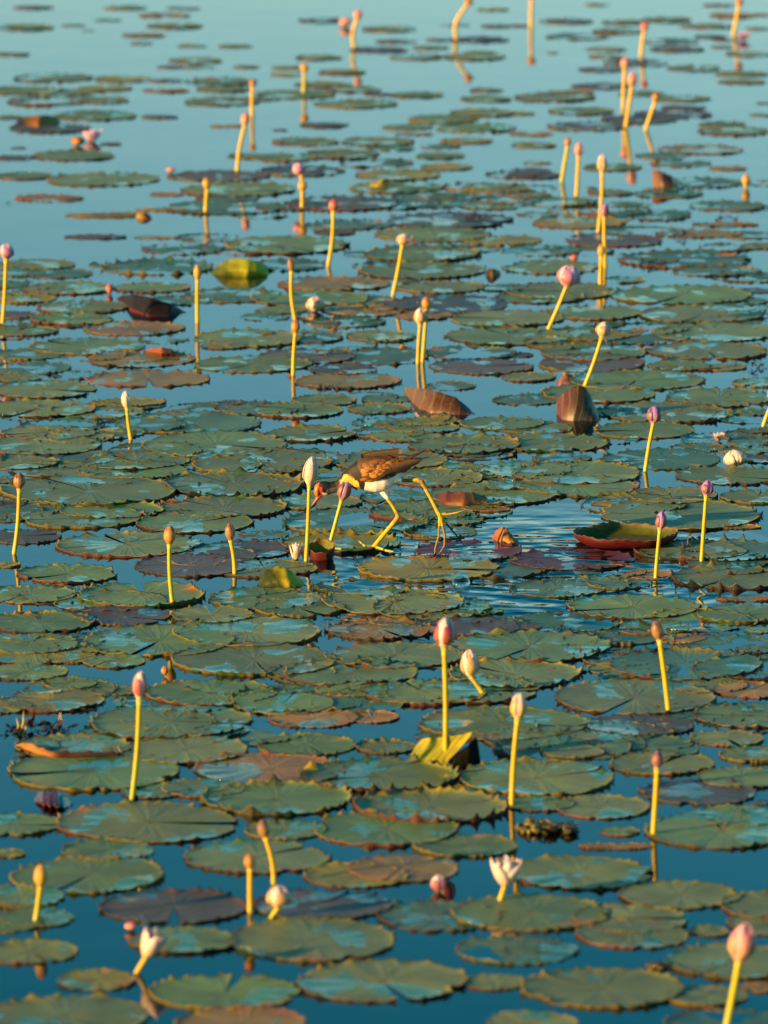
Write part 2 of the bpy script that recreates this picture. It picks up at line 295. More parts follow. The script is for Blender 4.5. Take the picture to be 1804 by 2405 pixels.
def snoise(u, v, s, seed):                     # cheap smooth pseudo noise on arrays, about -1..1
    r = np.random.default_rng(seed); o = np.zeros_like(u)
    for k in range(5):
        a = r.uniform(0, 2 * math.pi); f = s * r.uniform(0.6, 1.7); ph = r.uniform(0, 6.28)
        o += np.sin((u * math.cos(a) + v * math.sin(a)) * f + ph)
    return o / 3.0
BASE = dict(g=(0.130, 0.185, 0.058), t=(0.065, 0.145, 0.095), p=(0.082, 0.070, 0.064), o=(0.25, 0.155, 0.035),
            y=(0.21, 0.20, 0.022), r=(0.11, 0.022, 0.040))
RIM = dict(g=(0.34, 0.24, 0.025), t=(0.12, 0.12, 0.04), p=(0.13, 0.045, 0.045), o=(0.40, 0.15, 0.04), y=(0.30, 0.24, 0.03), r=(0.22, 0.03, 0.05))
def pad_mesh(d, seed, nseg, nring):
    r = np.random.default_rng(seed); Rr = d['r']; c = d['c']; k = d['kind']
    notch = R(d['notch']) if d['notch'] is not None else r.uniform(0, 2 * math.pi)
    gap = R(r.choice([0.7, 1.5, 3.5, 7.0], p=[.3, .35, .25, .1])) if d['notch'] is None else R(5.0)
    th = notch + np.linspace(0, 1, nseg) * 2 * math.pi
    rs = np.concatenate([[0.0], np.linspace(0.12, 0.86, nring - 4), [0.93, 0.975, 1.0]])
    TH, RS = np.meshgrid(th, rs, indexing='ij')
    close = gap + 0.004
    TH = notch + (TH - notch) * (1 - 2 * close / (2 * math.pi)) + close
    # margin: wavy sinuous edge with teeth
    nt_ = int(r.integers(24, 36)); ang = th - notch
    jit = 0.5 * np.sin(3 * ang + r.uniform(0, 6)) + 0.5 * np.sin(7 * ang + r.uniform(0, 6))
    saw = ((ang / (2 * math.pi) * nt_ + 0.55 * jit) % 1.0)
    tooth = np.clip(1 - np.abs(saw - 0.5) / 0.33, 0, 1) ** 1.3
    tooth *= np.interp(np.arange(nseg), np.linspace(0, nseg, 44), r.uniform(0.1, 1.35, 44))
    lob = 1 + 0.034 * np.sin(2 * th + r.uniform(0, 6)) + 0.014 * np.sin(3 * th + r.uniform(0, 6)) + 0.010 * np.sin(5 * th + r.uniform(0, 6)) + 0.006 * np.sin(11 * th + r.uniform(0, 6))
    lob *= 1 - 0.05 * np.exp(-(np.minimum(ang, 2 * math.pi - ang) / 0.10) ** 2)
    for _ in range(int(r.integers(0, 4))):
        a0 = r.uniform(0.3, 6.0); wb = r.uniform(0.03, 0.13); lob *= 1 - r.uniform(0.03, 0.15) * np.exp(-((ang - a0) / wb) ** 4)
    edge = (RS > 0.95) * (RS - 0.95) / 0.05
    T = d['T']; big = min(1.0, Rr / 0.10)
    TO = tooth[:, None]
    rad = RS * lob[:, None] * Rr * (1 + 0.040 * edge * (TO - 0.3) * (0.7 + 0.3 * T))
    X = np.cos(TH) * rad; Yy = np.sin(TH) * rad * d['S']
    U, V = X / Rr, Yy / Rr
    amp = {'g': 0.0009, 't': 0.0015, 'p': 0.0007, 'o': 0.0012, 'y': 0.0012, 'r': 0.0012}[k] * (0.6 + 0.4 * big) * r.uniform(0.6, 1.3)
    if d.get('fill'): amp *= 1.5
    z0 = {'g': 0.0015, 't': 0.0004, 'p': 0.0011, 'o': 0.0010, 'y': 0.0015, 'r': 0.0002}[k]
    if d.get('fill'): z0 = -0.0007 if k == 't' else 0.0003
    Z = z0 + amp * (snoise(U, V, 3.2, seed) + 0.45 * snoise(U, V, 8, seed + 1))
    # broad folds along veins, centre dip
    Z += 0.0005 * np.cos(TH * int(r.integers(9, 15)) + r.uniform(0, 6)) * RS ** 1.5
    Z -= 0.0010 * np.exp(-(RS / 0.10) ** 2)
    rimup = r.uniform(0.0002, 0.0016) * (0.6 + 0.4 * np.sin(th + r.uniform(0, 6)))[:, None] * T
    Z += rimup * np.clip((RS - 0.84) / 0.16, 0, 1) ** 2
    Z += edge * TO * 0.0060 * T * big * (1.2 if k == 't' else 1.0)
    wx, wy = X + c.x, Yy + c.y
    if k != 't' or True:
        lift = hsample(wx, wy)
        for a in range(0, 360, 60):
            lift = np.maximum(lift, hsample(wx + 0.012 * math.cos(R(a)), wy + 0.012 * math.sin(R(a))) - 0.0005)
        L0 = hsample(wx, wy) + 0.0006
        L = np.where(lift > -0.5, lift + 0.0007, Z)
        L = np.maximum(L, Z)
        for _ in range(3):
            Ls = L.copy(); Ls[1:-1] = (L[:-2] + 2 * L[1:-1] + L[2:]) / 4
            Ls[:, 1:-1] = (Ls[:, :-2] + 2 * Ls[:, 1:-1] + Ls[:, 2:]) / 4; L = Ls
        Z = np.maximum(np.maximum(L, Z), L0)
    Z[:, 0] = Z[:, 0].mean(); 
    under = hsample(wx[:, -1], wy[:, -1]).copy()
    # write the leaf into the height field (without the upturned teeth)
    x0i = int((c.x - Rr * 1.1 - X0) / HG); x1i = int((c.x + Rr * 1.1 - X0) / HG) + 2
    y0i = int((c.y - Rr * 1.1 - Y0) / HG); y1i = int((c.y + Rr * 1.1 - Y0) / HG) + 2
    x0i, y0i = max(0, x0i), max(0, y0i)
    if x1i > x0i and y1i > y0i and x0i < HF.shape[0] and y0i < HF.shape[1]:
        sub = HF[x0i:x1i, y0i:y1i]
        gx = X0 + (np.arange(x0i, x0i + sub.shape[0]) + 0.5) * HG - c.x; gy = Y0 + (np.arange(y0i, y0i + sub.shape[1]) + 0.5) * HG - c.y
        GX, GY = np.meshgrid(gx, gy / d['S'], indexing='ij')
        rr = np.hypot(GX, GY) / Rr; aa = (np.arctan2(GY, GX) - notch) % (2 * math.pi)
        ii = np.clip((aa / (2 * math.pi) * (nseg - 1)).astype(int), 0, nseg - 1)
        jj = np.clip(np.searchsorted(rs, rr.ravel()).reshape(rr.shape), 0, len(rs) - 3)
        hz = Z[ii, jj]
        sub[:] = np.where(rr < 0.985, np.maximum(sub, hz), sub)
    # colour of the leaf itself
    base = np.array(BASE[k]) * r.uniform(0.8, 1.2); base = base * np.array([r.uniform(0.85, 1.25), 1, r.uniform(0.8, 1.2)])
    rim = np.array(RIM[k]) * r.uniform(0.75, 1.2)
    n1 = snoise(U, V, 4.5, seed + 5)[..., None]
    C = base * (1 + 0.16 * n1)
    fr = np.clip((RS - 0.952) / 0.04, 0, 1)[..., None]
    pick = np.clip(0.5 + 1.1 * snoise(U, V, 5, seed + 9), 0, 1)[..., None]      # rim golden in places, dark in others
    rimc = rim * pick + np.array([0.075, 0.055, 0.02]) * (1 - pick)
    C = C * (1 - fr) + rimc * fr
    if k in 'goyt':                       # dying, sun-bleached sectors spreading from the margin
        ns = int(r.integers(0, 3)) if k == 'g' else (int(r.integers(4, 7)) if k == 'o' else int(r.integers(1, 4)))
        for _ in range(ns):
            a0 = r.uniform(0, 2 * math.pi); wdt = r.uniform(0.15, 0.5); dep = r.uniform(0.55, 0.9)
            da = np.abs((TH - a0 + math.pi) % (2 * math.pi) - math.pi)
            f = (np.clip(1 - da / wdt, 0, 1) * np.clip((RS - dep) / 0.18, 0, 1))[..., None] * (r.uniform(0.65, 1.0) if k == 'o' else r.uniform(0.4, 0.9))
            C = C * (1 - f) + np.array([(0.50, 0.17, 0.02), (0.34, 0.25, 0.02), (0.30, 0.10, 0.03)][int(r.integers(0, 3))]) * f
    f = np.exp(-(RS / 0.045) ** 2)[..., None] * 0.8
    C = C * (1 - f) + np.array((0.17, 0.13, 0.03)) * f
    nr = len(rs)
    V3 = np.stack([X, Yy, Z], -1).reshape(-1, 3); Cc = C.reshape(-1, 3)
    UV = np.stack([TH / (2 * math.pi), RS], -1).reshape(-1, 2)
    idx = np.arange(nseg * nr).reshape(nseg, nr)
    q = np.stack([idx[:-1, :-1], idx[:-1, 1:], idx[1:, 1:], idx[1:, :-1]], -1)
    q0 = q[:, 1:].reshape(-1, 4)
    tri = np.stack([np.zeros(nseg - 1, int), idx[:-1, 1], idx[1:, 1]], -1)
    # underside lip: the reddish lower skin shows where the margin stands up
    nb = V3.shape[0]
    lo = []
    for jr, dz in ((nr - 1, -0.0009), (nr - 3, -0.0016)):
        vv = V3.reshape(nseg, nr, 3)[:, nr - 1 if dz < -0.001 else jr].copy()
        if dz < -0.001:                       # the lip reaches down to the water or to the leaf it lies on
            vv[:, 2] = np.where(under > -0.5, under - 0.001, -0.004); vv[:, :2] *= 0.985
        else: vv[:, 2] += dz
        lo.append(vv)
    V3 = np.concatenate([V3] + lo)
    red = np.array([(0.05, 0.045, 0.015), (0.08, 0.03, 0.02), (0.10, 0.08, 0.015), (0.03, 0.02, 0.015)][int(r.integers(0, 4))])
    Cc = np.concatenate([Cc, np.tile(red, (2 * nseg, 1))]); UV = np.concatenate([UV, UV.reshape(nseg, nr, 2)[:, -1], UV.reshape(nseg, nr, 2)[:, -3]])
    e = idx[:, -1]; l1 = nb + np.arange(nseg); l2 = nb + nseg + np.arange(nseg)
    s1 = np.stack([e[:-1], l1[:-1], l1[1:], e[1:]], -1); s2 = np.stack([l1[:-1], l2[:-1], l2[1:], l1[1:]], -1)
    faces = tri.tolist() + q0.tolist() + s1.tolist() + s2.tolist()
    return V3, faces, Cc, UV

# lower leaves first, upper ones drape over them
for i, d in enumerate(pads):
    d['id'] = i; d['ord'] = d['z'] + (-3 if d['kind'] in 'tr' else 0) + random.random() * 0.9 - (0.4 if d['S'] < 0.9 else 0)
    d['area'] = d['rpx'] ** 2 * (CAMH / depth_of(d['c'])) * d['S']
inframe = lambda d: -d['rpx'] < d['px'] < 1804 + d['rpx'] and -20 < d['py'] < 2425
big = sorted(pads, key=lambda d: -(d['area'] * (0.05 if d.get('fill') else 1) if inframe(d) else 0))
single = set(d['id'] for d in big[:300])
rest = []
for d in sorted(pads, key=lambda d: d['ord']):
    s = d['id'] in single
    V3, fc, Cc, UV = pad_mesh(d, 100 + d['id'], 150 if s else 90, 12 if s else 9)
    if s:
        d['obj'] = mesh_obj('lily_pad', V3, fc, PAD, cols=Cc, uvs=UV, loc=(d['c'].x, d['c'].y, 0))
    else:
        rest.append((V3 + np.array([d['c'].x, d['c'].y, 0]), fc, Cc, UV))
if rest:
    off = 0; VV, FF = [], []
    for V3, fc, Cc, UV in rest:
        VV.append(V3); FF += [[i + off for i in f] for f in fc]; off += len(V3)
    o = mesh_obj('lily_pads_in_the_gaps', np.concatenate(VV), FF, PAD, cols=np.concatenate([r_[2] for r_ in rest]), uvs=np.concatenate([r_[3] for r_ in rest]))
    tag(o, 'small far and half-sunken lily pads between the larger ones', 'lily pads', kind='stuff')

LANDMARKS = []        # (short description, px, py)

# ------------------------------------------------------------------ flowers and buds
def tube(path, rad, n=10, cap=True):
    V, Fc, UV = [], [], []
    path = [Vector(p) for p in path]
    up = Vector((0, 1, 0))
    for i, p in enumerate(path):
        t = (path[min(i + 1, len(path) - 1)] - path[max(i - 1, 0)]).normalized()
        a = up.cross(t)
        if a.length < 0.05: a = Vector((1, 0, 0)).cross(t)
        a.normalize(); b = t.cross(a)
        r = rad[i] if isinstance(rad, (list, tuple)) else rad
        ra, rb = r if isinstance(r, tuple) else (r, r)
        for k in range(n):
            w = 2 * math.pi * k / n
            V.append(p + a * math.cos(w) * ra + b * math.sin(w) * rb); UV.append((k / n, i / len(path)))
    for i in range(len(path) - 1):
        for k in range(n):
            Fc.append((i * n + k, i * n + (k + 1) % n, (i + 1) * n + (k + 1) % n, (i + 1) * n + k))
    if cap:
        Fc.append(tuple(range(n))[::-1]); Fc.append(tuple(range((len(path) - 1) * n, len(path) * n)))
    return V, Fc, UV
def petal_mesh(name, L_, W, open0, curl, cup, colA, colB, mat, az, r0, closed=False, halfang=None, over=0.0, tipdark=None, rough=0.0):
    """One petal standing on the z axis at azimuth az: L_ length, W width."""
    nu, nv = 7, 9; V, UV, C = [], [], []
    for j in range(nv):
        t = j / (nv - 1)
        if closed:
            rr = (0.20 + 0.80 * math.sin(math.pi * min(1, 0.10 + 0.86 * t ** 0.80)) ** 0.75) * W * (1 - over * 0)
            rr *= (1 - 0.62 * (max(0, t - 0.70) / 0.30) ** 1.6); rr *= (0.42 + 0.58 * min(1, t / 0.22))
            z = L_ * (1 - (1 - t) ** 1.22)
            ha = halfang * (1 - 0.9 * max(0, (t - 0.55) / 0.45) ** 1.6)
        else:
            wd = W * math.sin(math.pi * min(1, 0.14 + 0.80 * t ** 0.85)) ** 0.8 * (1 - 0.75 * max(0, t - 0.8) / 0.2)
            ang = open0 + curl * t
        for i in range(nu):
            s = 2 * i / (nu - 1) - 1
            if closed:
                a = s * ha; x = rr * math.cos(a) + over; y = rr * math.sin(a)
                V.append(Vector((x, y, z)))
            else:
                y = s * wd; rad_ = r0 + L_ * t * math.sin(ang) - cup * (s * s) * wd * 0.9
                V.append(Vector((rad_, y, L_ * t * math.cos(ang * 0.8))))
            UV.append((i / (nu - 1), t))
            m = min(1, max(0, (t - 0.1) / 0.6))
            cc = np.array(colA) * (1 - m) + np.array(colB) * m
            if tipdark is not None and t > 0.75: cc = cc * (1 - (t - .75) / .25) + np.array(tipdark) * (t - .75) / .25
            C.append(cc)
    n0 = len(V)
    # thickness
    cx = [Vector((v.x - 0.035 * W * 2, v.y, v.z)) for v in V]
    V = V + cx; UV = UV * 2; C = C * 2; Fc = []
    for j in range(nv - 1):
        for i in range(nu - 1):
            a = j * nu + i
            Fc.append((a, a + 1, a + nu + 1, a + nu)); Fc.append((n0 + a, n0 + a + nu, n0 + a + nu + 1, n0 + a + 1))
    ring = [i for i in range(nu)] + [j * nu + nu - 1 for j in range(1, nv)] + [(nv - 1) * nu + i for i in range(nu - 2, -1, -1)] + [j * nu for j in range(nv - 2, 0, -1)]
    for a, b in zip(ring, ring[1:] + ring[:1]): Fc.append((a, n0 + a, n0 + b, b))
    ca, sa = math.cos(az), math.sin(az)
    V = [(v.x * ca - v.y * sa, v.x * sa + v.y * ca, v.z) for v in V]
    key = name
    me_o = mesh_obj(name, V, Fc, mat, cols=np.array(C), uvs=UV)
    return me_o
PC = {   # petal colours: base, tip, sepal base, sepal tip
 'y':  ((.55, .40, .10), (.60, .36, .08), (.62, .42, .05), (.62, .30, .05)),
 'or': ((.50, .28, .08), (.50, .22, .07), (.58, .34, .05), (.48, .17, .05)),
 'br': ((.40, .20, .12), (.40, .18, .12), (.42, .26, .07), (.20, .085, .05)),
 'pu': ((.45, .25, .40), (.35, .22, .55), (.34, .17, .08), (.20, .06, .10)),
 'pv': ((.75, .50, .60), (.45, .25, .65), (.35, .16, .10), (.20, .05, .16)),
 'pk': ((.80, .50, .42), (.80, .42, .45), (.70, .42, .16), (.70, .22, .22)),
 'mw': ((.85, .70, .60), (.85, .70, .70), (.50, .15, .10), (.36, .03, .09)),
 'h':  ((.85, .66, .48), (.88, .70, .64), (.72, .50, .16), (.62, .34, .20)),
 'w':  ((.84, .70, .54), (.88, .76, .70), (.80, .62, .34), (.82, .56, .46)),
 'li': ((.78, .48, .52), (.74, .50, .70), (.55, .20, .22), (.52, .22, .42)),
 'red': ((.70, .30, .20), (.65, .22, .18), (.60, .22, .10), (.55, .12, .10)),
}
protos = {}
def head_proto(shape, colr):
    """parts of a flower head, one unit long, standing at the origin; later flowers copy them"""
    key = (shape, colr)
    if key in protos: return protos[key], False
    pa, pb, sa_, sb = PC[colr]; parts = []
    if shape == 'bud':
        core = petal_core(0.23, pa, pb); parts.append(core)
        for k in range(4):
            parts.append(petal_mesh('sepal', 0.97, 0.255, 0, 0, 0, sa_, sb, SEPAL, k * math.pi / 2 + 0.6, 0, closed=True, halfang=0.80, over=0.004))
    elif shape == 'slit':
        core = petal_core(0.245, pa, pb); parts.append(core)
        for k in range(3):
            parts.append(petal_mesh('petal', 1.02, 0.265, 0, 0, 0, pa, pb, PETAL, k * 2.1 + 0.2, 0, closed=True, halfang=0.75))
        for k in range(4):
            parts.append(petal_mesh('sepal', 0.93, 0.285, 0, 0, 0, sa_, sb, SEPAL, k * math.pi / 2 + 0.35, 0, closed=True, halfang=0.52, over=0.010))
    elif shape == 'half':
        for k in range(7):
            parts.append(petal_mesh('petal', 0.98 - 0.06 * (k % 2), 0.17, 0.24 + 0.05 * (k % 3), -0.16, 0.35, pa, pb, PETAL, k * 0.897, 0.10))
        for k in range(4):
            parts.append(petal_mesh('petal', 0.88, 0.15, 0.12, -0.05, 0.3, pa, pb, PETAL, k * 1.57 + .3, 0.06))
        for k in range(4):
            parts.append(petal_mesh('sepal', 0.90, 0.17, 0.34, -0.10, 0.35, sa_, sb, SEPAL, k * 1.571 + 0.5, 0.13))
    elif shape == 'bloom':
        for k in range(8):
            parts.append(petal_mesh('petal', 1.0 - 0.07 * (k % 2), 0.24, 0.64 + 0.09 * (k % 3), -0.36, 0.55, pa, pb, PETAL, k * 0.785, 0.12))
        for k in range(5):
            parts.append(petal_mesh('petal', 0.92, 0.23, 0.26, -0.22, 0.45, pa, pb, PETAL, k * 1.257 + .3, 0.07))
        for k in range(4):
            parts.append(petal_mesh('sepal', 0.90, 0.22, 0.62, -0.42, 0.5, sa_, sb, SEPAL, k * 1.571 + 0.5, 0.14))
    elif shape == 'open':
        for k in range(9):
            parts.append(petal_mesh('petal', 1.0, 0.15, 0.62 + 0.08 * (k % 2), -0.20, 0.3, pa, pb, PETAL, k * 0.698, 0.08))
        for k in range(6):
            parts.append(petal_mesh('petal', 0.9, 0.13, 0.32, -0.15, 0.3, pa, pb, PETAL, k * 1.047 + .3, 0.06))
        for k in range(4):
            parts.append(petal_mesh('sepal', 0.95, 0.15, 0.85, -0.15, 0.3, sa_, sb, SEPAL, k * 1.571 + 0.4, 0.10))
    protos[key] = parts
    return parts, True
def petal_core(W, pa, pb):
    path = [(0, 0, 0), (0, 0, .06), (0, 0, .15), (0, 0, .3), (0, 0, .48), (0, 0, .65), (0, 0, .8), (0, 0, .90), (0, 0, .96)]
    rad = [W * k for k in (.40, .55, .78, .97, 1.0, .88, .66, .42, .16)]
    V, Fc, UV = tube(path, rad, 14)
    C = np.array([np.array(pa) * (1 - v[1]) + np.array(pb) * v[1] for v in UV])
    return mesh_obj('inner_petals', V, Fc, PETAL, cols=C, uvs=UV)
STEMC = dict(y=((.50, .38, .012), (.70, .43, .012)), g=((.36, .38, .015), (.58, .44, .015)), o=((.50, .24, .02), (.66, .36, .02)))
def lily(t, base, bb, top, w, shape, colr, label, short, stemw=24, bend=0.0, stemc='y', cat=None, yaw=None):
    pb_ = ground(*src(t, *base)); Y = pb_.y; m = mpp(pb_)
    pbb = onplane(*src(t, *bb), Y); pt = onplane(*src(t, *top), Y)
    root = empty('water_lily_flower' if shape in ('open', 'half', 'bloom') else 'water_lily_bud', pb_)
    tag(root, label, cat or ('flower' if shape in ('open', 'half', 'bloom') else 'flower bud'), 'water lily flowers and buds above the pads')
    LANDMARKS.append((short, *src(t, base[0], (base[1] + 0.0))))
    axis = pt - pbb; Lh = axis.length; ax = axis.normalized()
    sr = stemw / TS * m / 2
    if shape != 'low' and (pbb - pb_).length > 0.004:
        P_ = []
        n = 12; side = Vector((1, 0, 0))
        for i in range(-2, n + 1):
            u = i / n
            if i < 0: P_.append(Vector((pb_.x + 0.002 * i, Y, 0.02 * i))); continue
            p = pb_.lerp(pbb, u) + side * (bend * (pbb - pb_).length * math.sin(math.pi * u)) + Vector((0, 0.0015 * math.sin(u * 5), 0))
            P_.append(p)
        rad = [sr * (1.12 - 0.2 * (i / len(P_))) * (1 + 0.03 * math.sin(i * 2.3)) for i in range(len(P_))]
        rad[-1] = sr * 1.25
        V, Fc, UV = tube(P_, rad, 10)
        ca, cb = STEMC[stemc]
        C = np.array([np.array(ca) * (1 - v[1]) + np.array(cb) * v[1] for v in UV])
        o = mesh_obj('stem', [tuple(v - pb_) for v in V], Fc, STEM, root, cols=C, uvs=UV)
    parts, fresh = head_proto(shape, colr)
    q = Vector((0, 0, 1)).rotation_difference(ax)
    from mathutils import Quaternion
    q = q @ Quaternion((0, 0, 1), yaw if yaw is not None else random.uniform(0, 6.28))
    widths = dict(bud=0.50, slit=0.55, half=0.78, bloom=1.0, open=1.5)[shape]
    sx = (w / TS * m) / widths
    for p in parts:
        o = p if fresh else p.copy()
        if not fresh: COL.objects.link(o)
        o.parent = root; o.location = pbb - pb_ - ax * Lh * 0.02
        o.rotation_mode = 'QUATERNION'; o.rotation_quaternion = q; o.scale = (sx, sx, Lh)
    return root

